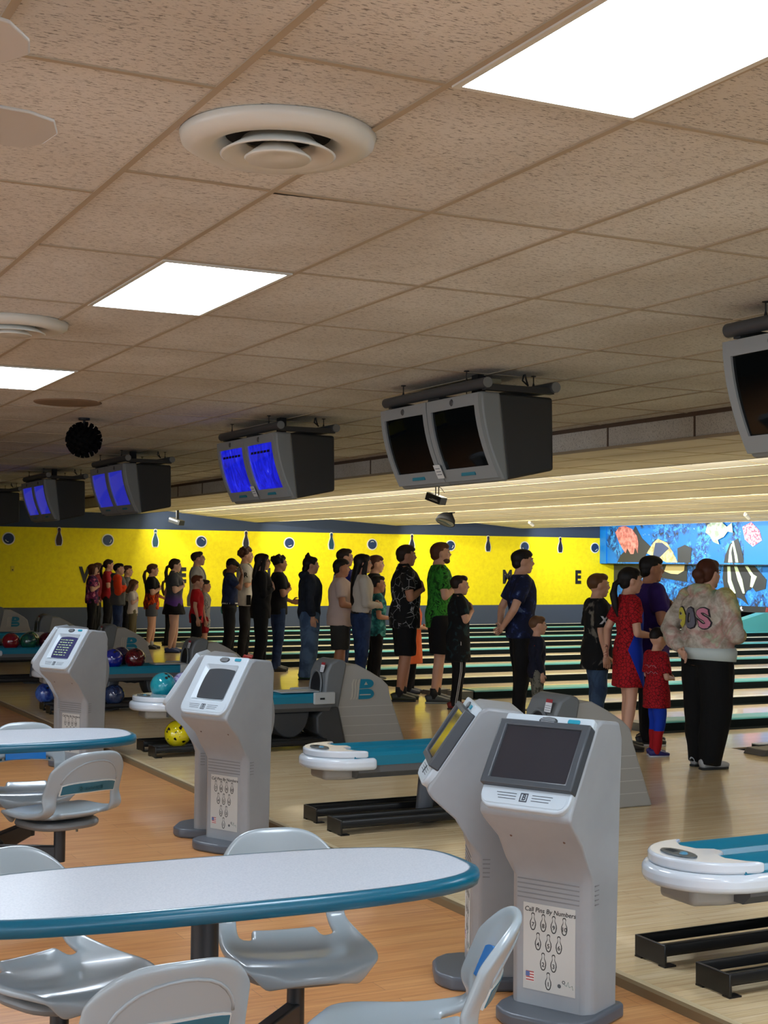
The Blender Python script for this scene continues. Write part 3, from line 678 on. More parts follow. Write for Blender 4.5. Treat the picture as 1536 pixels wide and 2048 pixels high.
kc.location = (2.83, 7.43, 0)
put(kc, 2.825, 7.44, R(180+25), 'grey scoring kiosk with curved screen and pin chart, front one of the middle pair', 'kiosk', 'scoring kiosks', True)
put(kc, 2.85, 7.86, R(180-30), 'grey scoring kiosk mostly hidden behind the front one of the middle pair', 'kiosk', 'scoring kiosks')
ke = put(kc, 2.845, 10.87, R(180+25), 'grey scoring kiosk farthest left showing lines of text on its screen', 'kiosk', 'scoring kiosks')
put(kc, 2.87, 11.29, R(180-30), 'grey scoring kiosk behind the farthest left kiosk, only its edge showing', 'kiosk', 'scoring kiosks')
put(ka, 2.815, 4.20, R(180+27), 'nearest grey scoring kiosk with flat dark monitor and pin chart at the right', 'kiosk', 'scoring kiosks', True)
kb = put(ka, 2.83, 4.70, R(180-25), 'grey scoring kiosk turned away behind the nearest one, yellow wall mirrored in its monitor', 'kiosk', 'scoring kiosks')
for ch in [o for o in bpy.data.objects if o.parent == ke and o.name.startswith('screen')]:
    me = ch.data.copy(); ch.data = me; m2 = mat('kiosk_crt_on', (40, 44, 70), .1, spec=.7, emit=(52, 54, 104), es=.5); me.materials.clear(); me.materials.append(m2)
    q = MB(); random.seed(3)
    for i in range(7):
        x = -.08
        while x < .07:
            wv = random.uniform(.008, .03); q.box(x, x+wv, .072-.022*i, .078-.022*i, .0155, .0175); x += wv+random.uniform(.005, .02)
    q.build('screen_text', mat('text_glow', (150, 170, 130), .5, emit=(150, 175, 130), es=.6), ch)

# ------------------------------------------------------------------ ball returns
M_tray = mat('tray_teal', (16, 118, 146), .32); M_trayg = mat('tray_grey', (92, 94, 96), .4); M_cap = mat('tray_cap_white', (216, 224, 232), .16, coat=.5)
M_hood = mat('hood_grey', (158, 156, 150), .5); M_collar = mat('hood_collar', (104, 108, 110), .45); M_collard = mat('hood_collar_dark', (56, 58, 60), .5)
M_lip = mat('gate_grey', (170, 174, 174), .35); M_rack = mat('rack_black', (16, 16, 17), .32)
XT = 3.61
def ball_return():
    t = empty('ball_return')
    # hood
    side = [(.10, 0), (.03, .33), (.09, .68), (.22, .685), (.35, .62), (.46, .555), (.52, .50), (.545, .40), (.69, .012), (.69, 0)]
    h = MB(); h.prism([(x+5.0, z) for x, z in side], -.15, .15, 'y'); hood = h.build('hood', M_hood, t, bevel=.02, seg=3)
    h = MB()
    for i, z in enumerate((.33, .25, .17, .09)): h.box(5.05+.012*i, 5.56+.03*i, -.152, .152, z-.002, z+.002)
    h.build('seam_line', mat('hood_seam', (186, 184, 178), .5), hood)
    c = MB(); c.prism([(x+5.0, z) for x, z in [(-.02, 0), (-.10, .30), (-.07, .62), (-.03, .70), (.04, .735), (.10, .72), (.12, .69), (.05, .33), (.13, 0)]], -.17, .17, 'y'); c.build('collar', M_collar, t, bevel=.02, seg=3)
    c = MB(); c.prism([(x+5.0, z) for x, z in [(-.01, 0), (-.15, .12), (-.16, .26), (-.08, .34), (.04, .34), (.12, 0)]], -.175, .175, 'y'); c.build('lower_housing', M_collard, t, bevel=.015)
    MB().lathe([(0, .0), (.125, .0)], 28, frame((4.905, .0, .50), (0, -1, 0), (.10, 0, 1)) @ Matrix.Diagonal((.85, 1, 1, 1))).build('ball_opening', mat('opening_black', (18, 20, 26), .5), t)
    MB().lathe([(.122, -.002), (.128, .008), (.140, .008), (.146, -.002)], 28, frame((4.905, .0, .50), (0, -1, 0), (.10, 0, 1)) @ Matrix.Diagonal((.85, 1, 1, 1))).build('opening_rim', M_collar, t)
    s = MB(); s.box(-.035, .035, -.03, .03, 0, .002); s.cur = 1; s.box(-.035, .035, .03, .052, 0, .002)
    st = s.build('warning_label', [mat('label_white', (214, 216, 218), .6), mat('label_red', (150, 34, 44), .6)], t, T=frame((4.923, -.10, .655), (0, -1, 0), (.25, 0, 1)))
    g = MB()
    for i in range(3): g.box(-.03, .03, -.02+.014*i, -.017+.014*i, .002, .0026)
    g.build('label_print', mat('print_grey'), st)
    # emblem on both flanks: stripes and a teal B
    for sd in (-1, 1):
        E_ = frame((5.30, sd*.152, .475), (-sd, 0, 0), (0, 0, 1))
        fl = -1 if sd < 0 else 1
        bs = MB()
        for i in range(3):
            x = -.115+.026*i
            pts = [(x-.03, -.085), (x-.018, -.06), (x-.012, 0), (x-.015, .05), (x, .085)]
            vs = []; fs = []
            for a, b_ in pts: vs += [(a, b_, .003), (a+.017, b_, .003)]
            for k in range(4): fs.append((2*k, 2*k+1, 2*k+3, 2*k+2))
            bs.add([(-x_*(-1), y_, z_) for x_, y_, z_ in vs], fs)
        T_ = frame((5.30, sd*.152, .475), (1, 0, 0), (0, 0, 1))
        if sd > 0: T_ = frame((5.30, sd*.152, .475), (-1, 0, 0), (0, 0, 1))
        bs.build('emblem_stripe', mat('stripe_silver', (176, 172, 160), .35), t, T=T_)
        lobe = lambda cx, cy, rx, ry: [(cx+rx*math.cos(a), cy+ry*math.sin(a)) for a in [R(-90+180*i/10) for i in range(11)]]
        bb = MB()
        bb.prism([(-.052, .085)][:0]+[(-.055, .005)]+lobe(.02, .045, .058, .038)+[(-.042, .085)], .0005, .005, 'z')
        bb.prism([(-.062, -.085)]+lobe(.02, -.042, .062, .043)+[(-.055, -.002)], .0005, .005, 'z')
        bb.build('emblem_letter', M_tray, t, T=T_)
        MB().prism([(-.012, .035), (.022, .035), (.005, .062)], .005, .006, 'z').box(-.055, .05, -.052, -.044, .005, .006).build('emblem_detail', mat('stripe_silver'), t, T=T_)
    # tray: two troughs
    DZ = -.018
    def trough(y0, y1, nm):
        w_ = y1-y0; n = 8
        pr = [(y0, .40), (y0-.004, .455), (y0+.012, .475)]+[(y0+.03+(w_-.06)*i/n, .472-.035*math.sin(PI*i/n)) for i in range(n+1)]+[(y1-.012, .475), (y1+.004, .455), (y1, .40)]
        q = MB(); q.prism(pr, XT-.09, 4.93, 'x'); return q.build(nm, M_tray, t, auto=40, T=Matrix.Translation((0, 0, -.018)))
    trough(.03, .235, 'trough'); trough(-.235, -.03, 'trough')
    for y0, y1 in ((.04, .22), (-.22, -.04)):
        q = MB(); q.prism([(y0, .40), (y0-.012, .402), (y0-.01, .36), (y0+.03, .325), (y1-.03, .325), (y1+.01, .36), (y1+.012, .402), (y1, .40)], XT-.06, 4.95, 'x'); q.build('under_rail', M_trayg, t, auto=40, T=Matrix.Translation((0, 0, -.018)))
    # white end cap
    th = [R(90+180*i/16) for i in range(17)]
    outer = [(XT-.02+.30*math.cos(a)*1.0, .262*math.sin(a)) for a in th]
    top = [(XT+.02, .262)]+outer+[(XT+.02, -.262), (XT+.02, -.04), (XT-.10, -.035), (XT-.13, 0), (XT-.10, .035), (XT+.02, .04)]
    # order: go round outer edge then back along the troughs' ends
    top = [(XT+.0, .245)]+[(XT-.03+.26*math.cos(a), .245*math.sin(a)) for a in th]+[(XT+.0, -.245), (XT-.05, -.20), (XT-.085, -.13), (XT-.07, -.06), (XT-.01, -.025), (XT-.01, .025), (XT-.07, .06), (XT-.085, .13), (XT-.05, .20)]
    q = MB(); q.prism(top, .445, .487, 'z'); q.build('end_cap', M_cap, t, T=Matrix.Translation((0, 0, -.018)), bevel=.010, seg=3)
    low = [(XT+.05, .262)]+[(XT-.03+.285*math.cos(a), .262*math.sin(a)) for a in th]+[(XT+.05, -.262)]
    q = MB(); q.prism(low, .375, .445, 'z'); q.build('cap_skirt', M_cap, t, T=Matrix.Translation((0, 0, -.018)), bevel=.024, seg=4)
    q = MB(); q.prism([(XT-.22, .10), (XT-.22, -.10), (XT-.10, -.14), (XT+.0, -.14), (XT+.0, .14), (XT-.10, .14)], .31, .38, 'z'); q.build('air_duct', mat('duct_grey', (160, 156, 148), .4), t, T=Matrix.Translation((0, 0, -.018)), bevel=.02, seg=3)
    q = MB(); q.prism([(XT-.205+.045*math.cos(a)*(1.0), .095*math.sin(a)) for a in [2*PI*i/20 for i in range(20)]], .487, .493, 'z'); pd = q.build('button_pad', mat('pad_grey', (84, 92, 94), .35), t, T=Matrix.Translation((0, 0, -.018)), bevel=.002)
    MB().lathe([(0, .501), (.012, .499), (.017, .493)], 16, Matrix.Translation((XT-.205, -.03, 0))).build('reset_button', mat('button_blue', (90, 150, 180), .3), pd, smooth=True)
    g = MB()
    for i in range(6): g.box(XT-.222, XT-.19, .012+.010*i, .016+.010*i, .493, .4945)
    g.build('pad_slot', mat('grille_dark'), pd)
    # gate at the hood end
    MB().box(4.55, 4.92, -.10, .10, .474, .486).build('gate_plate', M_lip, t, T=Matrix.Translation((0, 0, -.018)), bevel=.004)
    MB().box(4.78, 4.97, .235, .268, .37, .47).build('gate_bracket', M_lip, t, bevel=.008); q = MB().box(4.78, 4.97, -.268, -.235, .37, .47).build('gate_bracket', M_lip, t, bevel=.008)
    MB().box(4.83, 4.87, -.272, -.268, .41, .425).build('bracket_slot', mat('hole_black'), q)
    q = MB(); q.prism([(4.62+.17*math.cos(a), .30+.21*math.sin(a)) for a in [R(180+12*i) for i in range(16)]], -.14, .14, 'y'); q.build('lift_wheel_housing', M_collard, t, bevel=.01)
    q = MB(); q.prism([(4.05, .33)]+[(4.05+.6*i/14, .33-.055*math.sin(PI*i/14)-(.006 if i % 2 else 0)) for i in range(15)], -.06, .06, 'y'); q.build('corrugated_hose', M_rack, t)
    # post
    q = MB(); q.tube([(4.09, 0, .0), (4.14, 0, .34)], [(.035, .05), (.035, .07)], 16); q.build('post', mat('post_grey', (86, 90, 96), .35), t, auto=40)
    MB().prism([(4.09+.12*math.cos(2*PI*i/24), .09*math.sin(2*PI*i/24)) for i in range(24)], 0, .012, 'z').build('post_foot', M_trayg, t, bevel=.003)
    return t
def rack():
    r = empty('floor_ball_rack')
    def chan(x, y0, sgn):
        q = MB(); y1 = y0+.018*sgn; a, b = sorted((y0, y1))
        q.box(3.46+x, 4.93+x, a, b, .045, .085)
        return q
    for (yc, xs, nm) in ((0, 0, 'rail'),):
        for sgn in (-1, 1):
            y0 = sgn*.095; a, b = sorted((y0, y0-.022*sgn))
            q = MB(); q.prism([(a, .048), (a, .078), (a+.006, .088), (b-.006, .088), (b, .078), (b, .048)], 3.46, 4.93, 'x'); q.build('rail', M_rack, r, bevel=.003)
    for x in (3.46, 4.92):
        MB().box(x-.006, x+.006, -.095, .095, .006, .086).build('end_plate', M_rack, r, bevel=.003)
        [MB().box(x-.006, x+.05, a_, a_+.04, .0, .006).build('foot', M_rack, r) for a_ in (-.095, .055)]
    MB().box(3.46, 4.93, -.07, .07, .035, .042).build('tray_floor', M_rack, r)
    return r
br0 = ball_return(); rk0 = rack(); index_children()
names = {-1: 'white-tipped teal ball return cut by the right edge of the picture', 0: 'teal ball return with empty tray and white tip left of the nearest kiosks',
         1: 'ball return whose hood with the large teal emblem stands in the middle', 2: 'ball return loaded with blue and maroon balls behind the middle kiosk', 3: 'ball return with a row of balls at the left edge, hood behind the farthest kiosk',
         4: 'small far ball return hood, second from the left edge', 5: 'farthest ball return hood cut by the left edge'}
nr = {-1: 'right edge', 0: 'empty ball return in the middle', 1: 'yellow ball', 2: 'farthest left kiosk', 3: 'ball return at the left edge', 4: 'second farthest ball return', 5: 'farthest ball return'}
for k in range(-1, 6):
    yc = {-1: 4.29, 0: 7.59}.get(k, 7.59+3.44*k)
    put(br0, 0, yc, 0, names[k], 'ball return', 'ball returns', k == -1)
    put(rk0, 0, yc+.24, 0, 'black floor ball rack, far one of two, at the %s' % nr[k], 'ball rack', 'floor ball racks', k == -1)
    put(rk0, -.03, yc-.17, 0, 'black floor ball rack, near one of two, at the %s' % nr[k], 'ball rack', 'floor ball racks')
# bowling balls
def bmat(name, a, b_, c=None, sc=6, dist=1.5):
    m = mat(name, a, .08, coat=1)
    n_ = noise_n(m, coords(m), sc, 4, .6, dist); st = [(.38, a), (.55, b_)]
    if c: st.append((.68, c))
    setc(m, ramp(m, n_, st)); return m
hb = mat('finger_hole', (8, 8, 10), .6)
def ball(x, y, z, m, label, rz=0, rx=0, spots=False):
    o = MB().ball((0, 0, 0), .108, 32).build('bowling_ball', m, smooth=True); o.location = (x, y, z); o.rotation_euler = (rx, 0, rz)
    tag(o, label, 'bowling ball', 'bowling balls')
    for d in ((.0, -.35, .9), (.22, -.2, .9), (.1, .1, 1)):
        dv = Vector(d).normalized(); f = frame(dv*.1075, dv.orthogonal(), dv.cross(dv.orthogonal()))
        MB().lathe([(0, .001), (.013, .001)], 14, f).build('finger_hole', hb, o)
    return o
M_by = bmat('ball_yellow', (240, 224, 20), (232, 210, 14), None)
v_ = coords(M_by, (1, 1, 1)); nn = M_by.node_tree.nodes.new('ShaderNodeTexVoronoi'); nn.inputs['Scale'].default_value = 14; M_by.node_tree.links.new(v_, nn.inputs['Vector'])
_z = M_by.node_tree.nodes.new('ShaderNodeSeparateXYZ'); M_by.node_tree.links.new(v_, _z.inputs[0])
_sp = ramp(M_by, nn.outputs['Distance'], [(.22, (20, 18, 14)), (.26, (240, 224, 20))]); _f = ramp(M_by, noise_n(M_by, v_, 9, 2, .5), [(.53, (0, 0, 0)), (.56, (255, 255, 255))])
setc(M_by, ramp(M_by, noise_n(M_by, coords(M_by, (1, 1, 1)), 17, 2, .5, .4), [(.30, (24, 20, 12)), (.345, (24, 20, 12)), (.365, (240, 224, 20)), (.60, (236, 216, 16)), (.63, (30, 26, 14))]))
RZ = .165; TZ = .527
ball(3.66, 10.93, RZ, M_by, 'bright yellow bowling ball with black marks on the floor rack', .6, .8)
ball(3.94, 11.0, RZ, bmat('ball_dteal', (10, 50, 70), (14, 66, 88)), 'dark teal bowling ball on the floor rack behind the yellow one')
ball(3.62, 11.20, TZ, bmat('ball_turq', (20, 150, 170), (40, 170, 180), (24, 110, 160)), 'turquoise bowling ball at the tip of the middle tray', 0, .5)
ball(3.80, 11.20, TZ, bmat('ball_swirl', (40, 40, 130), (190, 190, 225), (90, 60, 160), 7, 3), 'purple and white swirled bowling ball beside the turquoise one', 1)
ball(4.10, 14.38, TZ, bmat('ball_blue', (16, 30, 130), (22, 44, 160)), 'glossy dark blue bowling ball, front left one on the second tray', 0, .4)
ball(4.02, 14.63, TZ, bmat('ball_red', (150, 24, 60), (110, 14, 40)), 'red bowling ball peeking out behind the blue one on the second tray')
ball(4.26, 14.63, TZ, bmat('ball_navy', (20, 20, 60), (34, 26, 70)), 'navy bowling ball in the rear trough of the second tray')
ball(4.34, 14.38, TZ, bmat('ball_maroon', (70, 8, 18), (96, 14, 24)), 'large maroon bowling ball, front right one on the second tray', 0, .3)
ball(4.10, 14.30, RZ, bmat('ball_space', (20, 34, 70), (50, 70, 110), (26, 30, 60)), 'dark blue marbled bowling ball on the floor rack right of the far kiosk')
ball(3.50, 14.74, RZ, bmat('ball_royal', (24, 52, 150), (80, 120, 200), (20, 36, 120)), 'royal blue marbled bowling ball on the floor rack left of the far kiosk', 0, .6)
ball(3.79, 17.82, TZ, bmat('ball_maroon2', (110, 10, 28), (140, 20, 36)), 'dark red bowling ball, leftmost on the tray at the left edge')
ball(4.01, 17.82, TZ, bmat('ball_green', (20, 60, 70), (30, 96, 70)), 'blue green bowling ball, second on the tray at the left edge')
ball(4.09, 18.07, TZ, bmat('ball_green2', (20, 110, 60), (60, 140, 90)), 'green bowling ball in the rear trough of the left edge tray')
ball(4.24, 17.82, TZ, bmat('ball_maroon3', (90, 10, 24), (60, 8, 30)), 'maroon bowling ball, third on the tray at the left edge', .4)
ball(4.42, 18.07, TZ, bmat('ball_ice', (70, 150, 180), (190, 215, 225)), 'pale blue bowling ball in the rear trough beside the far kiosk')
ball(4.48, 17.82, TZ, bmat('ball_ice2', (150, 180, 200), (90, 130, 190)), 'white blue bowling ball, rightmost on the tray at the left edge')

# ------------------------------------------------------------------ tables
M_top = mat('table_laminate', (208, 210, 214), .32)
_n = noise_n(M_top, coords(M_top), 160, 2, .6); setc(M_top, ramp(M_top, _n, [(.35, (176, 184, 194)), (.6, (192, 198, 206))]))
M_rim = mat('table_teal_edge', (0, 88, 112), .28, coat=.1); M_leg = mat('table_black', (34, 36, 38), .4)
def table():
    t = empty('lounge_table')
    hx, hy = .74, .275; n = 48
    def sup(k, a):
        c, s = math.cos(a), math.sin(a); e_ = 2/3.1
        return (hx*k[0]*abs(c)**e_*(1 if c > 0 else -1), hy*k[1]*abs(s)**e_*(1 if s > 0 else -1))
    an = [2*PI*i/n for i in range(n)]
    MB().prism([sup((1, 1), a) for a in an], .685, .712, 'z').build('underside_board', mat('board_grey', (120, 122, 124), .6), t)
    MB().prism([sup((.99, .975), a) for a in an], .712, .7235, 'z').build('tabletop', M_top, t)
    q = MB(); vs = []; fs = []; pr = [(.985, .7235), (1.0, .7235), (1.018, .719), (1.024, .702), (1.018, .685), (1.0, .680), (.985, .680)]
    for k, z in pr:
        for a in an: vs.append((*[c*(1+(k-1)*(1 if i == 0 else 2.2)) for i, c in enumerate(sup((1, 1), a))], z))
    for i in range(len(pr)-1):
        for j in range(n): fs.append((i*n+j, i*n+(j+1) % n, (i+1)*n+(j+1) % n, (i+1)*n+j))
    q.add(vs, fs); q.build('edge_band', M_rim, t, smooth=True)
    MB().tube([(0, 0, .0), (0, 0, .69)], .036, 20).build('column', M_leg, t, auto=40)
    MB().prism([(x, y) for x, y in rrect(.30, .16, .04)], .12, .25, 'z').build('hub', M_leg, t, bevel=.015)
    for x in (-.13, .13): MB().tube([(x, 0, -.03), (x, 0, .14)], .03, 14).prism([(x+.06*math.cos(2*PI*i/16), .06*math.sin(2*PI*i/16)) for i in range(16)], -.03, -.018, 'z').build('hub_foot', M_leg, t, auto=40)
    return t
tb = table()
# ------------------------------------------------------------------ swivel chairs
M_sh = mat('chair_shell', (152, 163, 168), .25, coat=.2); M_shd = mat('chair_shell_under', (110, 112, 112), .4)
M_pad = mat('chair_pad_blue', (0, 104, 176), .35); M_lab = mat('chair_label_teal', (28, 100, 122), .4)
def chair():
    t = empty('swivel_chair')
    # seat rows (x, z, half width, edge raise), then the back as a curved arch
    P = [(.235, .380, .13, -.02), (.228, .408, .165, -.012), (.19, .424, .195, -.004), (.12, .418, .212, .010), (.04, .408, .22, .018), (-.04, .406, .218, .024), (-.11, .414, .21, .028), (-.16, .436, .204, .015), (-.19, .470, .20, 0)]
    nu = 20; NB = 9
    def back(t_, u_):                                     # t 0..1 up, u -1..1 across
        z = .470+t_*.25*(1-.36*abs(u_)**3.4); x = -.19-.105*(z-.470)/.25
        return Vector((x+.055*abs(u_)**2.2*min(1, t_*3+.15), u_*.20*(1-.07*t_*u_*u_), z))
    vs = []; fs = []
    for i, (x, z, hw, rz) in enumerate(P):
        for j in range(nu+1):
            u_ = (j/nu-.5)*2; y = u_*hw
            if i == len(P)-1: vs.append(back(0, u_)); continue
            vs.append((x-(.05*abs(u_)**3 if i < 2 else 0), y, z+rz*abs(u_)**2.5))
    for i in range(1, NB+1):
        for j in range(nu+1): vs.append(back(i/NB, (j/nu-.5)*2))
    n1_ = len(P)
    for i in range(n1_+NB-1):
        for j in range(nu):
            if n1_-2 <= i <= n1_+1 and 3 <= j <= nu-4: continue
            if i == n1_-3 and j in (3, 4, nu-4, nu-5): continue
            fs.append((i*(nu+1)+j, i*(nu+1)+j+1, (i+1)*(nu+1)+j+1, (i+1)*(nu+1)+j))
    m = MB(); m.add(vs, fs); me = m.mesh('shell', [M_sh]); o = obj('shell', me, t)
    me.polygons.foreach_set('use_smooth', [True]*len(me.polygons))
    s = o.modifiers.new('solid', 'SOLIDIFY'); s.thickness = .024; s.offset = 0
    s2 = o.modifiers.new('sub', 'SUBSURF'); s2.levels = 1; s2.render_levels = 2
    q = MB(); q.prism([(x+.025, y) for x, y in rrect(.34, .34, .13, 7)], .360, .392, 'z'); q.build('seat_underside', M_shd, t, bevel=.016, seg=3)
    def patch(t0, t1, u0, u1, off, th, nm, m_, par, n=12, k=4, arch=0):
        q = MB(); vs = []; fs = []
        for s_ in (0, 1):
            for i in range(k+1):
                for j in range(n+1):
                    uu = u0+(u1-u0)*j/n; tt = t0+(t1-t0)*i/k*(1-arch*abs(uu/u1)**3); p = back(tt, uu)
                    vs.append(p+Vector((-1 if off < 0 else 1, 0, -.4 if off < 0 else .4))*(abs(off)+th*s_))
        M_ = (k+1)*(n+1)
        for i in range(k):
            for j in range(n):
                a_ = i*(n+1)+j; f = (a_, a_+1, a_+n+2, a_+n+1); fs += [f, tuple(reversed([v_+M_ for v_ in f]))]
        for j in range(n): fs += [(j, j+1, j+1+M_, j+M_), (k*(n+1)+j, k*(n+1)+j+M_, k*(n+1)+j+1+M_, k*(n+1)+j+1)]
        for i in range(k): a_ = i*(n+1); fs += [(a_, a_+M_, a_+n+1+M_, a_+n+1), (a_+n, a_+2*n+1, a_+2*n+1+M_, a_+n+M_)]
        q.add(vs, fs); return q.build(nm, m_, par, auto=50)
    patch(.27, .60, -.50, .50, .010, .010, 'back_pad', M_pad, t, arch=.12)
    patch(.285, .495, -.70, .70, -.009, .006, 'label_frame', mat('label_rim', (206, 210, 206), .4), t)
    lo = patch(.305, .475, -.68, .68, -.009, .008, 'rear_label', M_lab, t)
    me2 = text_mesh('Brunswick', .030, .0002, .1, .0004); me2.materials.clear(); me2.materials.append(mat('faded_letter', (70, 134, 148), .5))
    for v_ in me2.vertices: v_.co = back(.375+v_.co.y/.235, -v_.co.x/.20)+Vector((-1, 0, -.4))*.0178
    obj('label_lettering', me2, lo)
    rid = [(.52, -.72)]+[(.52+.33*math.sin(PI*i/14), -.72*math.cos(PI*i/14)) for i in range(1, 14)]+[(.52, .72)]
    MB().tube([back(min(.9, t_), u_)+Vector((-.012, 0, -.003)) for t_, u_ in rid], .0045, 8).build('back_ridge', M_sh, t, smooth=True)
    patch(.10, .235, -.55, .55, .0, .001, 'vent_slat', M_sh, t) if False else None
    q = MB(); q.tube([(-.0, 0, .20), (-.0, 0, .365)], .026, 16); q.build('post', M_leg, t, auto=40)
    MB().prism(rrect(.16, .12, .02), .352, .362, 'z').build('mount_plate', M_leg, t)
    for x in (-.06, .06): MB().tube([(x, -.05, .352), (x, -.05, .335)], .006, 6).build('bolt', mat('bolt_steel', (120, 116, 104), .35, metal=.8), t)
    return t
ch0 = chair(); index_children()
LIFT = -.0
def seats(T0, spots, first):
    for i, (x, y, ang, lab) in enumerate(spots):
        put(ch0, x, y, ang, lab, 'chair', 'swivel chairs', first and i == 0)
def table_at(x, y, lab, spots, first):
    t = put(tb, x, y, R(-2.5), lab, 'table', 'lounge tables', first)
    for (cx, cy, ang, l) in spots:                       # arms reach from the hub to the seat posts
        d = (Vector((cx, cy, 0))-Vector((x, y, 0))); d = Matrix.Rotation(R(2.5), 3, 'Z') @ d; L_ = d.length; d.normalize()
        s_ = Vector((-d.y, d.x, 0))*.022
        q = MB(); vs = []
        for p, z0, z1 in ((d*.05, .13, .24), (d*L_, .20, .27)):
            vs += [p-s_+Vector((0, 0, z0)), p+s_+Vector((0, 0, z0)), p+s_+Vector((0, 0, z1)), p-s_+Vector((0, 0, z1))]
        q.add(vs, [(0, 1, 2, 3), (4, 7, 6, 5), (0, 4, 5, 1), (1, 5, 6, 2), (2, 6, 7, 3), (3, 7, 4, 0)])
        q.build('seat_arm', M_leg, t, bevel=.006)
def hd(x, y): return math.atan2(y, x)
S1 = [(.955, 3.13, hd(-.06, 1), 'white swivel chair nearest the viewer, seen from behind at the bottom left'),
      (1.575, 3.05, hd(-.86, .5), 'pale swivel chair in side view beside the nearest kiosk at the bottom'),
      (1.66, 3.85, hd(-.15, -1), 'grey swivel chair on the far side of the front table, facing the viewer'),
      (.98, 3.90, hd(.40, -.92), 'grey swivel chair at the far left of the front table, cut by the left edge')]
S2 = [(1.585, 6.36, hd(-.32, .95), 'white swivel chair with teal rear label tucked at the second table'),
      (1.60, 7.02, hd(-.1, -1), 'swivel chair with bright blue back pad behind the second table'),
      (.98, 7.15, hd(.40, -.92), 'swivel chair behind the left part of the second table'),
      (.95, 6.30, hd(-.3, .95), 'swivel chair in front of the left part of the second table')]
table_at(1.26, 3.52, 'long rounded white table with teal edge in the foreground', [s for s in S1], True)
tcopy = None
for i, s_ in enumerate(S1): put(ch0, s_[0], s_[1], s_[2], s_[3], 'chair', 'swivel chairs', i == 0)

# second table: same parts, its own arms
index_children()
arms = [o for o in CH[tb.name] if o.name.startswith('seat_arm')]
CH[tb.name] = [o for o in CH[tb.name] if o not in arms]
t2 = copy_tree(tb); t2.location = (1.26, 6.72, 0); tag(t2, 'white table with teal edge behind the front one, at the left edge')
for (cx, cy, ang, l) in S2:
    d = Matrix.Rotation(R(2.5), 3, 'Z') @ (Vector((cx, cy, 0))-Vector((1.26, 6.72, 0))); L_ = d.length; d.normalize()
    s_ = Vector((-d.y, d.x, 0))*.022; vs = []
    for p, z0, z1 in ((d*.05, .13, .24), (d*L_, .20, .27)):
        vs += [p-s_+Vector((0, 0, z0)), p+s_+Vector((0, 0, z0)), p+s_+Vector((0, 0, z1)), p-s_+Vector((0, 0, z1))]
    MB().add(vs, [(0, 1, 2, 3), (4, 7, 6, 5), (0, 4, 5, 1), (1, 5, 6, 2), (2, 6, 7, 3), (3, 7, 4, 0)]).build('seat_arm', M_leg, t2, bevel=.006)
    put(ch0, cx, cy, ang, l, 'chair', 'swivel chairs')

# ------------------------------------------------------------------ people
def vox(mb, name, m, parent, size, smooth=5, fold=0, seed=0, taub=.5):
    me0 = mb.mesh('tmp', m); o = bpy.data.objects.new('tmp', me0); C.objects.link(o)
    r = o.modifiers.new('r', 'REMESH'); r.mode = 'VOXEL'; r.voxel_size = size; r.use_smooth_shade = True
    s = o.modifiers.new('s', 'SMOOTH'); s.factor = taub; s.iterations = smooth
    dg = bpy.context.evaluated_depsgraph_get(); me = bpy.data.meshes.new_from_object(o.evaluated_get(dg)); me.name = name
    bpy.data.objects.remove(o); bpy.data.meshes.remove(me0)
    if fold:
        n = len(me.vertices); co = np.empty(n*3, 'f'); me.vertices.foreach_get('co', co); co = co.reshape(-1, 3)
        no = np.empty(n*3, 'f'); me.vertices.foreach_get('normal', no); no = no.reshape(-1, 3)
        rs = np.random.RandomState(seed+1); d = np.zeros(n, 'f')
        for k in range(5):
            f = rs.uniform(12, 42, 3)*np.array([1, 1, .55]); d += np.sin(co@f+rs.uniform(0, 6)+1.5*np.sin(co[:, 2]*rs.uniform(8, 20)+k))*rs.uniform(.4, 1)
        co += no*(d*fold/2.4)[:, None]; me.vertices.foreach_set('co', co.ravel()); me.update()
    me.materials.clear(); me.materials.append(m)
    me.polygons.foreach_set('use_smooth', [True]*len(me.polygons))
    o = bpy.data.objects.new(name, me); C.objects.link(o); o.parent = parent
    return o
def V(*a): return Vector(a)
def lerp(a, b, t): return a+(b-a)*t
ARM = {  # side -1 (right) poses in 1.75 m units: elbow, wrist, finger direction, palm normal
 'heart': ((.02, -.25, 1.13), (.150, -.11, 1.225), (-.05, .85, .5), (-1, .0, 0)),
 'hearthigh': ((.05, -.24, 1.15), (.155, -.09, 1.28), (-.1, .75, .6), (-1, .0, 0)),
 'front': ((.0, -.27, 1.11), (.20, -.10, 1.08), (.5, .8, .1), (-.7, .6, -.3)),
 'back': ((-.13, -.26, 1.13), (-.19, -.07, .95), (-.2, .8, -.35), (-.8, -.4, 0)),
 'down': ((-.03, -.245, 1.12), (.03, -.245, .87), (.1, .05, -1), (0, 1, 0)),
 'face': ((.16, -.20, 1.24), (.20, -.07, 1.46), (-.1, .35, .9), (-1, .2, 0)),
 'hold': ((.02, -.26, 1.12), (.24, -.14, 1.02), (.9, .3, 0), (0, 1, 0)),
}
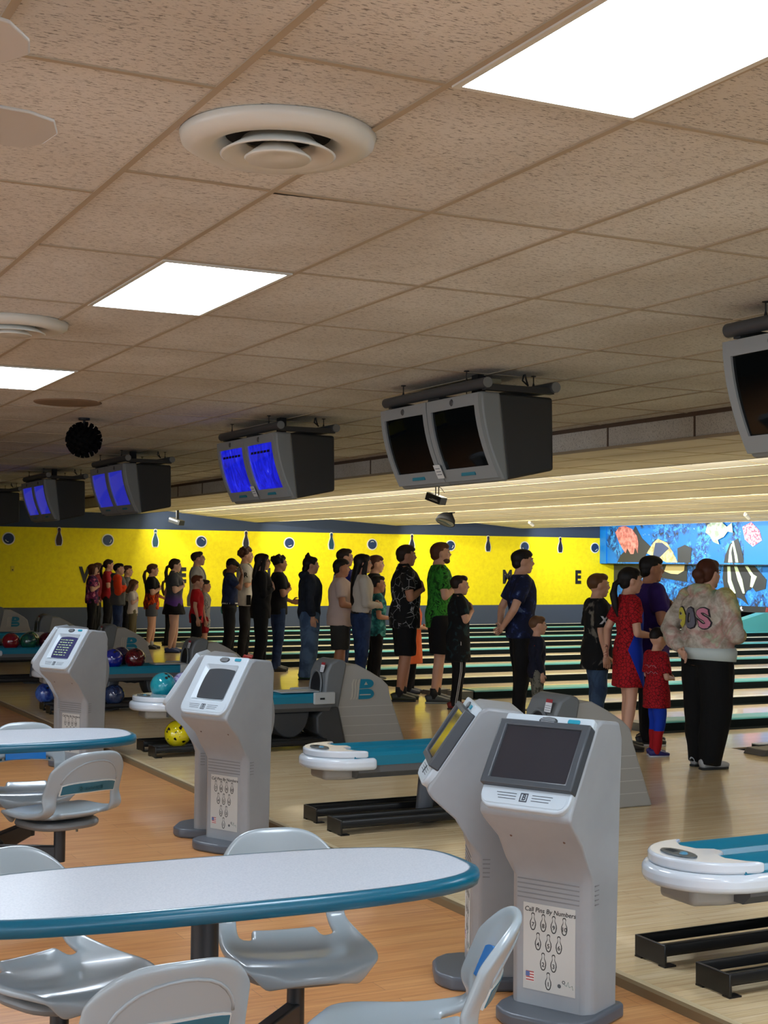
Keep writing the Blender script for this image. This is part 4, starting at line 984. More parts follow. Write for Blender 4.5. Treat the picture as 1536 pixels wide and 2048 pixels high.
def hand(mb, wr, d, pn, s, side, curl=.5):
    d = Vector(d).normalized(); pn = Vector(pn); pn = (pn-d*pn.dot(d)).normalized(); sd = d.cross(pn)*side   # thumb side
    mb.tube([wr-d*.02*s, wr+d*.01*s, wr+d*.045*s, wr+d*.085*s], [(.026*s, .020*s), (.030*s, .018*s), (.041*s, .016*s), (.038*s, .013*s)], 10, ref=tuple(pn))
    for k, (off, ln) in enumerate(((.030, .066), (.011, .074), (-.009, .070), (-.028, .054))):
        a = wr+d*.078*s+sd*off*s; c1 = curl*.8; c2 = curl*1.7
        b = a+(d*math.cos(c1*.6)+pn*math.sin(c1*.6))*ln*.5*s; c = b+(d*math.cos(c2*.7)+pn*math.sin(c2*.7))*ln*.5*s
        mb.tube([a, b, c], [.0098*s, .009*s, .0072*s], 6)
    a = wr+d*.018*s+sd*.026*s; b = a+(d*.6+sd*.75+pn*.2).normalized()*.042*s; c = b+(d*.9+sd*.15+pn*.4).normalized()*.034*s
    mb.tube([a, b, c], [.0125*s, .0108*s, .008*s], 6)
SK = {'fair': (206, 158, 132), 'tan': (176, 124, 96), 'pale': (222, 178, 154), 'dark': (118, 78, 58)}
def skin(k): return mat('skin_'+k, SK[k], .5)
def cloth(name, c, c2=None, c3=None, sc=5, rough=.85, stretch=(1, 1, 1), th=(.42, .55, .62), dist=.5, const=False):
    if 'cloth_'+name in _M: return _M['cloth_'+name]
    m = mat('cloth_'+name, c, rough, spec=.25)
    if c2:
        n_ = noise_n(m, coords(m, stretch), sc, 4, .6, dist); st = [(th[0], c), (th[1], c2)]
        if c3: st.append((th[2], c3))
        setc(m, ramp(m, n_, st, const))
    return m
def person(X, Y, H, label, yaw=0, fat=1.0, sk='fair', top=None, bottom=None, hair=None, arms=('heart', 'down'), pitch=0, hyaw=0, shoe=(20, 20, 22), sock=None,
           belly=0, near=True, detail=True, sole=None):
    t = empty('person', (X, Y, 0), R(yaw-19), label, 'person', 'people standing on the approach')
    kid = max(0, 1.45-H)
    s = H/1.75; hf = s**-.42; hs = s*hf                    # head scale
    sb = (H-.250*hs)/1.462                                  # everything below the chin
    wf = fat*(1+.10*kid); vs_ = .011 if Y < 16 else .0135
    def P(x, y, z): return Vector((x*sb, y*sb, z*sb))
    TOR = [(-.0, .845, .085, .13), (-.005, .93, .118, .168), (0, 1.02, .108, .155), (.01, 1.10, .106, .148), (.012, 1.20, .116, .158), (.008, 1.31, .118, .176), (0, 1.39, .098, .178), (-.008, 1.44, .07, .12), (-.01, 1.485, .056, .062)]
    def tor(z0, z1, e, flare=0):
        pts = []; rad = []
        zz = [z for _, z, _, _ in TOR]
        ks = sorted(set([z0]+[z for z in zz if z0 < z < z1]+[z1]))
        for z in ks:
            for i in range(len(TOR)-1):
                if TOR[i][1] <= z <= TOR[i+1][1] or (i == 0 and z < TOR[0][1]):
                    a, b = TOR[i], TOR[i+1]; u = max(0, (z-a[1])/(b[1]-a[1])); break
            x = lerp(a[0], b[0], u); d = lerp(a[2], b[2], u); w_ = lerp(a[3], b[3], u)
            k = wf if z < 1.36 else lerp(wf, 1, min(1, (z-1.36)/.1))
            bl = belly*max(0, 1-abs(z-1.08)/.25); fl = flare*max(0, (1.1-z)/.3)
            if z < .93: d = max(d, .112); w_ = max(w_, .160)
            pts.append(P(x+bl*.5, 0, z)); rad.append(((w_*k+e+fl)*sb, (d*k+bl*.5+e+fl)*sb))
        return pts, rad
    arms_ = {}
    for sd, ps in ((-1, arms[0]), (1, arms[1])):
        el, wr, fd, pn = ARM[ps]; dx = (fat-1)*.12+belly*.6
        sh = P(-.005, sd*.178*(1+(wf-1)*.55), 1.395); k = -sd
        e_ = P(el[0], el[1]*k*(1+(wf-1)*.55), el[2]); w_ = P(wr[0]+(dx if wr[0] > .1 else (-dx*.5 if wr[0] < -.1 else 0)), wr[1]*k, wr[2])
        arms_[sd] = (sh, e_, w_, V(fd[0], fd[1]*k, fd[2]), V(pn[0], pn[1]*k, pn[2]))
    leg = {}
    for sd in (-1, 1):
        stg = .035*(1 if sd > 0 else -1)
        leg[sd] = (P(0, sd*.092, .90), P(.012+stg*.4, sd*.098*(1+(wf-1)*.5), .49), P(-.028+stg, sd*.10, .07))
    lf = 1+(fat-1)*.85
    # ---- body (one skin)
    b = MB()
    p_, r_ = tor(.845, 1.485, 0); b.tube(p_, r_, 16, ref=(1, 0, 0))
    nk = P(-.012, 0, 1.46); hc = V(.020*s+.01*math.sin(R(pitch)), 0, H-.122*hs); b.tube([nk, lerp(nk, hc, .5), hc+V(-.015*hs, 0, -.02*hs)], [.062*sb, .054*sb*(1+(fat-1)*.4), .054*hs], 12)
    HM = Matrix.Translation(hc) @ Matrix.Rotation(R(hyaw), 4, 'Z') @ Matrix.Rotation(R(pitch), 4, 'Y') @ Matrix.Diagonal((hs, hs, hs, 1))
    hd_ = MB(); HB = hd_.ball
    HB((-.012, 0, .022), (.098, .076, .100), 16); HB((.022, 0, -.035), (.068, .062+.006*(fat-1)*3, .072), 14); HB((.058, 0, -.092), (.030, .032, .026), 10)
    HB((.088, 0, .030), (.012, .045, .013), 10); hd_.tube([(.086, 0, .018), (.104, 0, -.012), (.113, 0, -.026)], [.009, .012, .0135], 8); HB((.094, 0, -.033), (.014, .018, .010), 8)
    HB((.084, 0, -.058), (.014, .024, .008), 8); HB((.082, 0, -.070), (.013, .020, .008), 8)
    for sd in (-1, 1):
        HB((.056, sd*.036, -.018), (.030, .026, .024), 8); HB((-.006, sd*.077, -.006), (.021, .011, .032), 8); HB((-.012, sd*.083, .004), (.015, .008, .021), 8)
    for v in hd_.v: b.v.append(tuple(HM @ Vector(v)))
    off = len(b.v)-len(hd_.v)
    for f in hd_.f: b.f.append([i+off for i in f]); b.mi.append(0)
    for sd in (-1, 1):
        sh, e_, w_, fd, pn = arms_[sd]; af = 1+(fat-1)*.7
        b.tube([sh+V(0, -sd*.03*sb, .0), sh, lerp(sh, e_, .4), e_], [.05*sb, .053*af*sb, .046*af*sb, .038*af*sb], 10); b.ball(e_, .038*af*sb, 8)
        b.tube([e_, lerp(e_, w_, .35), w_], [.038*af*sb, .037*af*sb, .026*sb], 10); b.ball(sh, .054*af*sb, 10); b.ball(w_, .024*sb, 8)
        h_, k_, a_ = leg[sd]
        b.tube([h_, lerp(h_, k_, .5), k_, lerp(k_, a_, .32), a_+V(0, 0, .02), a_-V(0, 0, .03*sb)], [.088*lf*sb, .074*lf*sb, .055*lf*sb, .055*lf*sb, .036*sb, .038*sb], 12)
    body = vox(b, 'body', skin(sk), t, vs_*.86, 3)
    bm_ = MB(); 
    for sd in (-1, 1):
        sh, e_, w_, fd, pn = arms_[sd]; hand(bm_, w_, fd, pn, sb*(1.04 if H > 1.3 else .95), -sd, .55)
    hm = bm_.mesh('h', skin(sk)); eye = MB()
    for sd in (-1, 1):
        eye.cur = 0; eye.ball((.083, sd*.032, .012), (.012, .014, .008), 8, HM); eye.cur = 1; eye.ball((.092, sd*.032, .012), (.0052, .006, .006), 6, HM)
        eye.cur = 2; eye.tube([(.093, sd*.018, .030), (.094, sd*.034, .034), (.084, sd*.050, .028)], [.0035, .004, .0025], 5, T=HM)
    eye.cur = 3; eye.ball((.0905, 0, -.064), (.0085, .021, .0055), 8, HM)
    em = eye.mesh('e', [mat('eye_white', (200, 196, 190), .3), mat('iris_dark', (30, 22, 18), .2), mat('brow_brown', (60, 42, 32), .8), mat('lip_pink', (158, 92, 84), .5)])
    bmx = bmesh.new(); bmx.from_mesh(body.data); n0 = len(bmx.faces); bmx.from_mesh(hm); n1 = len(bmx.faces); bmx.from_mesh(em); bmx.faces.ensure_lookup_table()
    mi = [p.material_index for p in em.polygons]
    for i, k in enumerate(mi): bmx.faces[n1+i].material_index = k+1
    for i in range(n0, n1): bmx.faces[i].material_index = 0
    for f in bmx.faces: f.smooth = True
    bmx.to_mesh(body.data); bmx.free()
    for m in em.materials: body.data.materials.append(m)
    bpy.data.meshes.remove(hm); bpy.data.meshes.remove(em)
    # ---- top
    out = {}
    if top:
        kind, m, hem = top[:3]; q = MB(); e = {'tee': .016, 'polo': .018, 'jersey': .022, 'long': .014, 'hoodie': .032, 'dress': .012, 'jacket': .026}[kind]
        p_, r_ = tor(hem, 1.465, e, {'tee': .012, 'polo': .015, 'jersey': .022, 'long': 0, 'hoodie': .0, 'dress': .018, 'jacket': .0}[kind])
        if kind in ('hoodie', 'jacket'): r_[0] = (r_[0][0]-.012*sb, r_[0][1]-.012*sb)
        q.tube(p_, r_, 20, ref=(1, 0, 0))
        for sd in (-1, 1):
            sh, e_, w_, fd, pn = arms_[sd]; af = 1+(fat-1)*.7; q.ball(sh, (.056*af+e*.8)*sb, 12)
            if kind in ('long', 'hoodie', 'jacket'):
                g_ = e*.75; q.tube([sh, lerp(sh, e_, .5), e_, lerp(e_, w_, .5), lerp(e_, w_, .93)], [(.056*af+g_)*sb, (.048*af+g_*1.1)*sb, (.042*af+g_*1.1)*sb, (.038*af+g_*1.2)*sb, (.027+g_*.7)*sb], 12); q.ball(e_, (.041*af+g_)*sb, 10)
            else: 
                L_ = .86 if kind == 'jersey' else .70
                q.tube([sh, lerp(sh, e_, L_*.5), lerp(sh, e_, L_)], [(.057*af+e)*sb, (.053*af+e*1.1)*sb, (.049*af+e*1.3)*sb], 14)
        if kind == 'hoodie': q.ball(P(-.085, 0, 1.46), (.075*sb, .115*sb, .06*sb), 12); q.tube([P(-.09, -.08, 1.47), P(-.1, 0, 1.43), P(-.09, .08, 1.47)], .035*sb, 8); q.tube([P(-.06, -.07, 1.50), P(.05, 0, 1.44), P(-.06, .07, 1.50)], .024*sb, 8)
        if kind in ('polo',): q.tube([P(-.01, 0, 1.45), P(-.012, 0, 1.50)], [(.082*sb, .072*sb), (.066*sb, .062*sb)], 14)
        o = vox(q, {'tee': 't_shirt', 'polo': 'polo_shirt', 'jersey': 'jersey', 'long': 'sweater', 'hoodie': 'hooded_sweatshirt', 'dress': 'dress', 'jacket': 'jacket'}[kind], m, t, vs_, 3, .006 if kind != 'hoodie' else .011, int(X*100))
        out['top'] = o
        if kind == 'dress' and len(top) > 3: pass
    if bottom:
        kind, m = bottom[:2]; q = MB(); e = {'pants': .012, 'wide': .034, 'shorts': .016, 'skirt': .014}[kind]
        up_ = .90 if top and top[0] == 'hoodie' and top[2] > .9 else 1.04; p_, r_ = tor(.85, up_, e*.7); q.tube(p_, r_, 16, ref=(1, 0, 0))
        if kind == 'skirt':
            L_ = bottom[2] if len(bottom) > 2 else .66; r0 = r_[-1]
            q.tube([P(0, 0, 1.0), P(0, 0, .86), P(0, 0, L_)], [(r0[0], r0[1]), (.185*wf*sb, .145*wf*sb), (.215*wf*sb, .178*wf*sb)], 20, ref=(1, 0, 0))
        else:
            for sd in (-1, 1):
                h_, k_, a_ = leg[sd]
                if kind == 'shorts':
                    L_ = bottom[2] if len(bottom) > 2 else .52; u = (h_.z-L_*sb)/(h_.z-k_.z); en = lerp(h_, k_, min(u, 1.1))
                    q.tube([h_+V(0, 0, .03), lerp(h_, k_, .5), en], [(.096*lf+e)*sb, (.088*lf+e)*sb, (.086*lf+e)*sb], 14)
                else:
                    fl = .045 if kind == 'wide' else .012; g_ = .012 if kind == 'wide' else 0
                    q.tube([h_+V(0, 0, .03), lerp(h_, k_, .5), k_, lerp(k_, a_, .4), a_-V(0, 0, .035*sb)], [(.092*lf+e)*sb, (.078*lf+e+g_)*sb, (.062*lf+e+g_)*sb, (.056*lf+e+g_)*sb, (.047+fl)*sb], 14)
        o = vox(q, {'pants': 'trousers', 'wide': 'trousers', 'shorts': 'shorts', 'skirt': 'skirt'}[kind], m, t, vs_, 3, .005, int(Y*100)); out['bottom'] = o
    # ---- shoes
    for sd in (-1, 1):
        a_ = leg[sd][2]; q = MB(); k = sb*(1.02 if H > 1.3 else 1.12); yw_ = sd*.12
        pts = [(-.085, .040, .038, .028), (-.06, .048, .046, .036), (-.01, .052, .050, .039), (.05, .042, .040, .044), (.11, .033, .031, .047), (.155, .028, .026, .036), (.175, .024, .020, .022)]
        T = Matrix.Translation((a_.x, a_.y, 0)) @ Matrix.Rotation(yw_, 4, 'Z')
        q.tube([(x*k, 0, z*k+.002) for x, z, h, w_ in pts], [(w_*k, h*k) for x, z, h, w_ in pts], 12, T=T, ref=(0, 0, 1))
        so = q.build('shoe', mat('shoe_%d_%d_%d' % shoe, shoe, .5), t, smooth=True)
        q = MB(); q.prism([(x*k, y*k) for x, y in [(-.09, -.025), (-.07, -.038), (.05, -.044), (.12, -.046), (.165, -.03), (.18, 0), (.165, .03), (.12, .046), (.05, .044), (-.07, .038), (-.09, .025)]], 0, .018*k, 'z', T); q.build('sole', mat('sole_%d' % sole[0], sole, .6) if sole else mat('sole_dark', (34, 34, 34), .7), so, bevel=.004)
        if sock:
            q = MB(); q.tube([a_+V(0, 0, -.02*sb), a_+V(0, 0, .09*sb)], [.044*sb, .042*sb], 12); q.build('sock', mat('sock_%d' % sock[0], sock, .8), t, smooth=True)
    # ---- hair
    if hair:
        st, hcx = hair[:2]; hm_ = mat('hair_%d_%d_%d' % hcx, hcx, .55, spec=.3)
        q = MB(); hb_ = lambda c, r: q.ball(c, r, 14, HM)
        if st in ('short', 'curly', 'shaggy'):
            hb_((-.026, 0, .034), (.100, .083, .094)); hb_((.030, 0, .082), (.062, .062, .040))
            if st == 'shaggy':
                hb_((.058, 0, .072), (.044, .060, .030)); hb_((-.055, 0, -.02), (.062, .070, .060)); hb_((-.01, 0, .085), (.085, .075, .045))
            if st == 'curly':
                rs = random.Random(int(X*77))
                for i in range(26):
                    z = rs.uniform(-.25, 1); a = rs.uniform(.9, 5.4) if z < .55 else rs.uniform(0, 6.28); r = math.sqrt(max(0, 1-z*z))
                    hb_((-.022+.100*r*math.cos(a), .092*r*math.sin(a), .040+.098*z), (.026, .026, .026))
        elif st in ('long', 'pony', 'bun', 'bob', 'knot', 'up'):
            hb_((-.024, 0, .032), (.104, .087, .097)); hb_((.028, 0, .078), (.062, .064, .040)); hb_((-.05, 0, -.02), (.055, .070, .060))
            if st == 'long':
                L_ = hair[2] if len(hair) > 2 else .34
                q.tube([(-.055, 0, .02), (-.085, 0, -.10), (-.11, 0, -.2), (-.12, 0, -L_), (-.115, 0, -L_-.05)], [(.078, .055), (.082, .050), (.085, .045), (.07, .035), (.035, .02)], 14, T=HM, ref=(1, 0, 0))
                for sd in (-1, 1): q.tube([(.02, sd*.08, .03), (-.0, sd*.088, -.08), (-.02, sd*.10, -.2), (.0, sd*.105, -min(L_, .32))], [(.02, .03), (.024, .036), (.024, .036), (.012, .02)], 10, T=HM, ref=(1, 0, 0))
            if st == 'bob':
                for sd in (-1, 1): q.tube([(.015, sd*.078, .03), (.0, sd*.088, -.05), (.0, sd*.085, -.11)], [(.022, .04), (.024, .045), (.018, .03)], 10, T=HM, ref=(1, 0, 0))
                hb_((-.05, 0, -.06), (.055, .082, .075))
            if st == 'pony': q.tube([(-.10, 0, .0), (-.15, -.01, -.03), (-.165, -.02, -.12), (-.15, -.03, -.24), (-.13, -.035, -.33)], [.026, .030, .036, .030, .012], 10, T=HM)
            if st == 'bun': hb_((-.125, 0, .0), (.05, .055, .05)); hb_((-.105, 0, -.045), (.035, .05, .045)); q.tube([(-.09, .02, -.03), (-.10, .03, -.12), (-.10, .03, -.16)], [.03, .022, .008], 8, T=HM)
            if st == 'knot': hb_((-.05, 0, .125), (.038, .038, .035)); hb_((-.045, 0, .155), (.024, .024, .03)); hb_((-.085, 0, -.055), (.045, .07, .06))
            if st == 'up': q.tube([(-.11, 0, .03), (-.14, 0, .07), (-.145, 0, .12)], [.03, .03, .012], 8, T=HM)
        o = vox(q, 'hair', hm_, t, .009*hs if near else .011, 2, .0035 if st != 'curly' else .006, 3)
        out['hair'] = o
    out['t'] = t; out['HM'] = HM; out['P'] = P; out['sb'] = sb; out['arms'] = arms_; out['leg'] = leg; out['body'] = body
    return out
def decal(p, target, me, T, m, name, off=.004, direction=None):
    """drape flat lettering onto a garment"""
    o = p[target]; bv = BVHTree.FromObject(o, bpy.context.evaluated_depsgraph_get())
    me.materials.clear(); me.materials.append(m); d = direction or -(T.to_3x3() @ Vector((0, 0, 1)))
    bm = bmesh.new(); bm.from_mesh(me); bmesh.ops.triangulate(bm, faces=bm.faces)
    bmesh.ops.subdivide_edges(bm, edges=[e for e in bm.edges if e.calc_length() > .02], cuts=2); bm.to_mesh(me); bm.free()
    for v in me.vertices:
        q = T @ v.co; h = bv.ray_cast(q, d)
        v.co = (h[0]-d*off) if h[0] is not None else q
    return obj(name, me, p['t'])
def glasses(p, c=(16, 16, 18)):
    q = MB(); HM = p['HM']
    for sd in (-1, 1):
        pts = [(.103, sd*.034+.021*math.cos(a), .010+.017*math.sin(a)) for a in [2*PI*i/14 for i in range(15)]]
        q.tube(pts, .0022, 5, T=HM); q.tube([(.10, sd*.055, .014), (.05, sd*.078, .014), (-.01, sd*.086, .008)], .002, 5, T=HM)
    q.tube([(.106, -.013, .013), (.106, .013, .013)], .0022, 5, T=HM)
    q.build('glasses', mat('glasses_dark', c, .3), p['t'])
BLK = cloth('black', (17, 17, 19)); BLKP = cloth('black_trouser', (14, 14, 16), (20, 20, 23)); JEAN = cloth('jeans', (62, 84, 116), (84, 110, 146), None, 6); JEAND = cloth('jeans_dark', (28, 42, 74), (38, 56, 92), None, 6)
HB, HD, HR, HL = (40, 26, 18), (16, 12, 11), (72, 40, 24), (96, 66, 42)
# far left group
p = person(7.75, 28.4, 1.49, 'person in dark red shirt with brown hair, standing behind the leftmost girl', -3, 1.0, 'fair', ('tee', cloth('darkred', (110, 22, 34)), .84), ('pants', BLKP), ('bob', HR), ('down', 'down'), near=False)
q = MB().box(-.20, -.06, -.23, -.12, .72, 1.00).build('shoulder_bag', cloth('bag', (12, 12, 14)), p['t'], bevel=.03)
p = person(7.3, 27.1, 1.47, 'leftmost girl in the front, purple and pink patterned shirt and black trousers', 0, 1.12, 'fair', ('tee', cloth('galaxy', (34, 26, 66), (120, 34, 80), (200, 120, 150), 11, const=False), .83), ('pants', BLKP), ('bob', HR), ('heart', 'down'), near=False)
p = person(7.75, 27.6, 1.56, 'person with dark ponytail in a red shirt near the left group', 0, 1.05, 'fair', ('tee', cloth('red', (150, 26, 34)), .86), ('pants', BLKP), ('pony', HB), ('heart', 'down'), near=False)
p = person(7.35, 25.5, 1.49, 'short-haired person in grey hoodie with bright orange sleeves', 0, 1.15, 'fair', ('hoodie', cloth('greyvest', (78, 80, 82)), .83), ('pants', JEAND), ('short', HD), ('heart', 'down'), near=False)
q = MB(); sh, e_, w_, fd, pn = p['arms'][-1]; q.tube([sh, lerp(sh, e_, .5), e_, lerp(e_, w_, .5), lerp(e_, w_, .95)], [.082, .080, .076, .070, .055], 12); q.ball(sh, .09, 12); q.ball(e_, .077, 10); vox(q, 'orange_sleeve', cloth('orange', (214, 62, 22)), p['t'], .013, 3, .004)
p = person(7.75, 26.3, 1.45, 'person in grey shirt half hidden behind the orange-sleeved one', 0, 1, 'fair', ('tee', cloth('grey', (92, 94, 96)), .86), ('pants', BLKP), ('short', HR), ('heart', 'down'), near=False)
p = person(7.44, 24.85, 1.20, 'small girl with wavy brown hair, white top and olive trousers', -5, 1, 'fair', ('tee', cloth('white', (214, 206, 196)), .86), ('pants', cloth('olive', (96, 88, 66))), ('long', HL, .16), ('heart', 'down'), pitch=14, near=False)
p = person(7.54, 24.05, 1.49, 'girl in black shirt with orange flame pattern and grey shorts', 0, 1.18, 'fair', ('tee', cloth('flame', (18, 16, 16)), .80), ('shorts', cloth('shortgrey', (80, 82, 86)), .66), ('pony', HR), ('heart', 'hold'), sock=(190, 190, 190), near=False)
m = cloth('flame', ()) if False else _M['cloth_flame']; v = coords(m); _sx = m.node_tree.nodes.new('ShaderNodeSeparateXYZ'); m.node_tree.links.new(v, _sx.inputs[0])
fl_ = ramp(m, noise_n(m, coords(m, (1, 1, .5)), 16, 4, .65, 1), [(.42, (30, 14, 12)), (.52, (190, 50, 14)), (.62, (236, 120, 30))]); zr = ramp(m, _sx.outputs[2], [(.93, (255, 255, 255)), (.99, (0, 0, 0))])
setc(m, mixc(m, zr, (18, 16, 16), fl_))
p = person(7.60, 23.0, 1.58, 'girl in grey and purple polo with short black skirt', 0, 1.22, 'pale', ('polo', cloth('greypurple', (70, 72, 78)), .84), ('skirt', BLK, .70), ('pony', HB), ('heart', 'down'), shoe=(40, 60, 110), near=False)
m = _M['cloth_greypurple']; v = coords(m); _sx = m.node_tree.nodes.new('ShaderNodeSeparateXYZ'); m.node_tree.links.new(v, _sx.inputs[0]); setc(m, ramp(m, _sx.outputs[2], [(.86, (96, 62, 140)), (1.0, (72, 74, 80))]))
person(8.15, 24.95, 1.28, 'child in pale pink shirt mostly hidden behind the grey polo girl', 0, 1, 'fair', ('tee', cloth('pinkpale', (206, 160, 172)), .84), ('pants', BLKP), ('pony', HL), ('down', 'down'), near=False)
WJ = cloth('whitejersey', (206, 202, 194), (186, 184, 178), None, 4)
def stripes(p, c=(30, 46, 40)):
    for yy in (-.09, .09):
        me = bpy.data.meshes.new('s'); w_ = .022; pts = [(-.012, -w_*0, 0)]
        q = MB(); 
        P = p['P']; bv = BVHTree.FromObject(p['top'], bpy.context.evaluated_depsgraph_get()); vs = []
        for i in range(15):
            a = R(-15+210*i/14); o_ = P(0, yy, 1.28)+V(-math.cos(a)*.4, 0, math.sin(a)*.4)
            for e in (-.012, .012):
                st = o_+V(0, e, 0); d = (P(0, yy, 1.28)-o_).normalized(); h = bv.ray_cast(st, d); vs.append((h[0] if h[0] is not None else P(0, yy, 1.28))-d*.004)
        q.add(vs, [(2*i, 2*i+1, 2*i+3, 2*i+2) for i in range(14)]); q.build('shoulder_stripe', mat('stripe_green', c, .7), p['t'])
p = person(7.62, 21.9, 1.70, 'tall person with glasses and white jersey looking up, by the letter E', 0, 1.0, 'fair', ('jersey', WJ, .82), ('pants', BLKP), ('short', HB), ('down', 'down'), pitch=-8, near=False); glasses(p); stripes(p)
decal(p, 'top', text_mesh('R', .10, 0, 0, .004), frame(p['P'](0, -.30, 1.29), (1, 0, 0), (0, 0, 1)), mat('print_black', (20, 20, 22), .8), 'sleeve_letter')
person(7.2, 20.7, 1.33, 'child in plain red t-shirt and black shorts with reddish hair', 0, 1.0, 'fair', ('tee', cloth('brightred', (186, 24, 34)), .78), ('shorts', BLK, .50), ('short', (96, 44, 24)), ('down', 'down'), near=False)
person(7.43, 21.0, 1.26, 'child in grey camouflage shirt hidden behind the praying man', 0, 1.0, 'fair', ('tee', cloth('greycamo', (160, 160, 158), (110, 112, 112), (196, 196, 194), 9, const=True), .72), ('shorts', cloth('red2', (140, 20, 30)), .6), ('short', HB), ('down', 'down'), near=False)
p = person(7.55, 20.2, 1.58, 'person in navy shirt with head bowed into both hands', 0, 1.0, 'dark', ('polo', cloth('navyshirt', (22, 30, 58), (30, 42, 76), None, 7), .98), ('pants', BLKP), ('short', HD), ('face', 'face'), pitch=38, near=False)
q = MB(); P = p['P']; q.tube([P(0, 0, .985), P(0, 0, 1.005)], [(.178*p['sb'], .135*p['sb'])]*2, 20, ref=(1, 0, 0)); q.build('white_belt', mat('belt_white', (196, 194, 190), .6), p['t'], smooth=True)
p = person(8.12, 21.8, 1.43, 'boy in black and teal shirt with white striped track trousers', 0, .98, 'fair', ('long', cloth('blackteal', (22, 24, 26)), .84), ('pants', cloth('track', (26, 28, 32))), ('short', HB), ('down', 'heart'), near=False)
m = _M['cloth_blackteal']; v = coords(m); _sx = m.node_tree.nodes.new('ShaderNodeSeparateXYZ'); m.node_tree.links.new(v, _sx.inputs[0]); setc(m, mixc(m, ramp(m, _sx.outputs[2], [(.86, (255, 255, 255)), (.93, (0, 0, 0))]), (20, 22, 24), ramp(m, noise_n(m, v, 12, 3, .6, 1), [(.4, (20, 96, 100)), (.55, (40, 140, 140))])))
def leg_stripes(p, n=3, x0=-.012, c=(200, 200, 198)):
    bv = BVHTree.FromObject(p['bottom'], bpy.context.evaluated_depsgraph_get()); h_, k_, a_ = p['leg'][-1]
    for j in range(n):
        vs = []
        for i in range(14):
            c_ = lerp(lerp(h_, k_, i/6), lerp(k_, a_, 0), 0) if i < 6 else lerp(k_, a_, (i-6)/7)
            for e in (-.0035, .0035):
                st = c_+V(x0+j*.016+e, -.3, 0); h = bv.ray_cast(st, V(0, 1, 0)); vs.append((h[0]-V(0, .003, 0)) if h[0] is not None else c_+V(0, -.09, 0))
        MB().add(vs, [(2*i, 2*i+1, 2*i+3, 2*i+2) for i in range(13)]).build('side_stripe', mat('stripe_white', c, .7), p['t'])
leg_stripes(p)
p = person(8.14, 21.1, 1.76, 'tall person with curly brown hair in white jersey and pink shoes', 0, 1.0, 'fair', ('jersey', WJ, .82), ('pants', BLKP), ('curly', HR), ('heart', 'down'), shoe=(190, 70, 90), near=False); stripes(p)
decal(p, 'top', text_mesh('R', .10, 0, 0, .004), frame(p['P'](0, -.30, 1.29), (1, 0, 0), (0, 0, 1)), mat('print_black'), 'sleeve_letter')
MB().box(.02, .09, -.225, -.205, .86, 1.02).build('hip_pouch', BLK, p['t'], bevel=.008)
p = person(7.22, 18.1, 1.66, 'person all in black with glasses and straight dark hair', 0, 1.15, 'fair', ('long', cloth('black2', (13, 13, 15)), .80), ('pants', cloth('blackj', (12, 12, 14))), ('long', (24, 15, 12), .22), ('heart', 'down'), near=False); glasses(p)
p = person(7.70, 18.65, 1.64, 'person in jeans holding a black hat and pink bag beside the all-black person', 8, 1.05, 'tan', ('tee', cloth('charcoal', (30, 30, 34)), .84), ('pants', JEAND), ('curly', HD), ('heart', 'hold'), near=False)
hatl = empty('felt_hat', (8.02, 18.42, .98), 0, 'black round brimmed hat held at the hip of the person in jeans', 'hat')
MB().lathe([(.13, .0), (.135, .008), (.085, .012), (.075, .06), (.055, .075), (0, .072)], 24, Matrix.Rotation(R(90), 4, 'X') @ Matrix.Rotation(R(15), 4, 'Y')).build('hat_shell', BLK, hatl, smooth=True)
MB().lathe([(.086, .013), (.078, .03), (.082, .03)], 24, Matrix.Rotation(R(90), 4, 'X') @ Matrix.Rotation(R(15), 4, 'Y')).build('hat_band', mat('band_grey', (60, 60, 62), .7), hatl, smooth=True)
bg = MB(); bg.prism([(-.09, 0), (.09, 0), (.075, .22), (.03, .26), (-.04, .26), (-.07, .22)], -.03, .03, 'y'); bgo = bg.build('gift_bag', mat('bag_pink', (214, 170, 200), .6), bevel=.02)
bgo.location = (8.12, 18.45, .66); tag(bgo, 'small pale pink bag hanging below the black hat', 'bag')
MB().tube([(-.03, 0, .25), (-.02, 0, .33), (.03, 0, .33), (.03, 0, .25)], .004, 6).build('bag_handle', mat('bag_pink'), bgo)
# middle group
p = person(7.57, 17.25, 1.62, 'person in navy hooded jacket and light blue jeans with hair knot', 0, 1.18, 'fair', ('hoodie', cloth('navyhood', (28, 34, 46), (36, 44, 58), None, 6), .86), ('wide', JEAN), ('knot', HD), ('down', 'down'), shoe=(60, 90, 40))
p = person(7.95, 17.0, 1.73, 'person in blue sports jersey number 17 and jeans', 0, 1.1, 'fair', ('jersey', cloth('bluejersey', (20, 28, 110)), .82), ('pants', JEAND), ('short', HB), ('down', 'down'))
decal(p, 'top', text_mesh('17', .15, 0, 0, .006), frame(p['P'](-.4, -.03, 1.375), (0, -1, 0), (.3, 0, 1)), mat('print_white2', (214, 214, 216), .8), 'jersey_number')
p = person(7.48, 16.1, 1.59, 'boy in off-white t-shirt and dark grey shorts behind the middle ball return', 0, 1.32, 'tan', ('tee', cloth('offwhite', (206, 186, 178)), .82), ('shorts', cloth('darkgrey', (48, 50, 50)), .50), ('shaggy', HD), ('front', 'front'), belly=.04)
p = person(7.27, 15.05, 1.65, 'person with very long dark hair, white sweater and dark jeans', 5, 1.02, 'fair', ('long', cloth('cream', (196, 188, 176)), 1.0), ('pants', JEAND), ('long', HD, .46), ('front', 'front'))
q = MB(); P = p['P']; q.tube([P(0, 0, .985), P(0, 0, 1.02)], [(.172*p['sb'], .125*p['sb'])]*2, 20, ref=(1, 0, 0)); q.build('studded_belt', mat('belt_dark', (30, 28, 28), .4), p['t'], smooth=True)
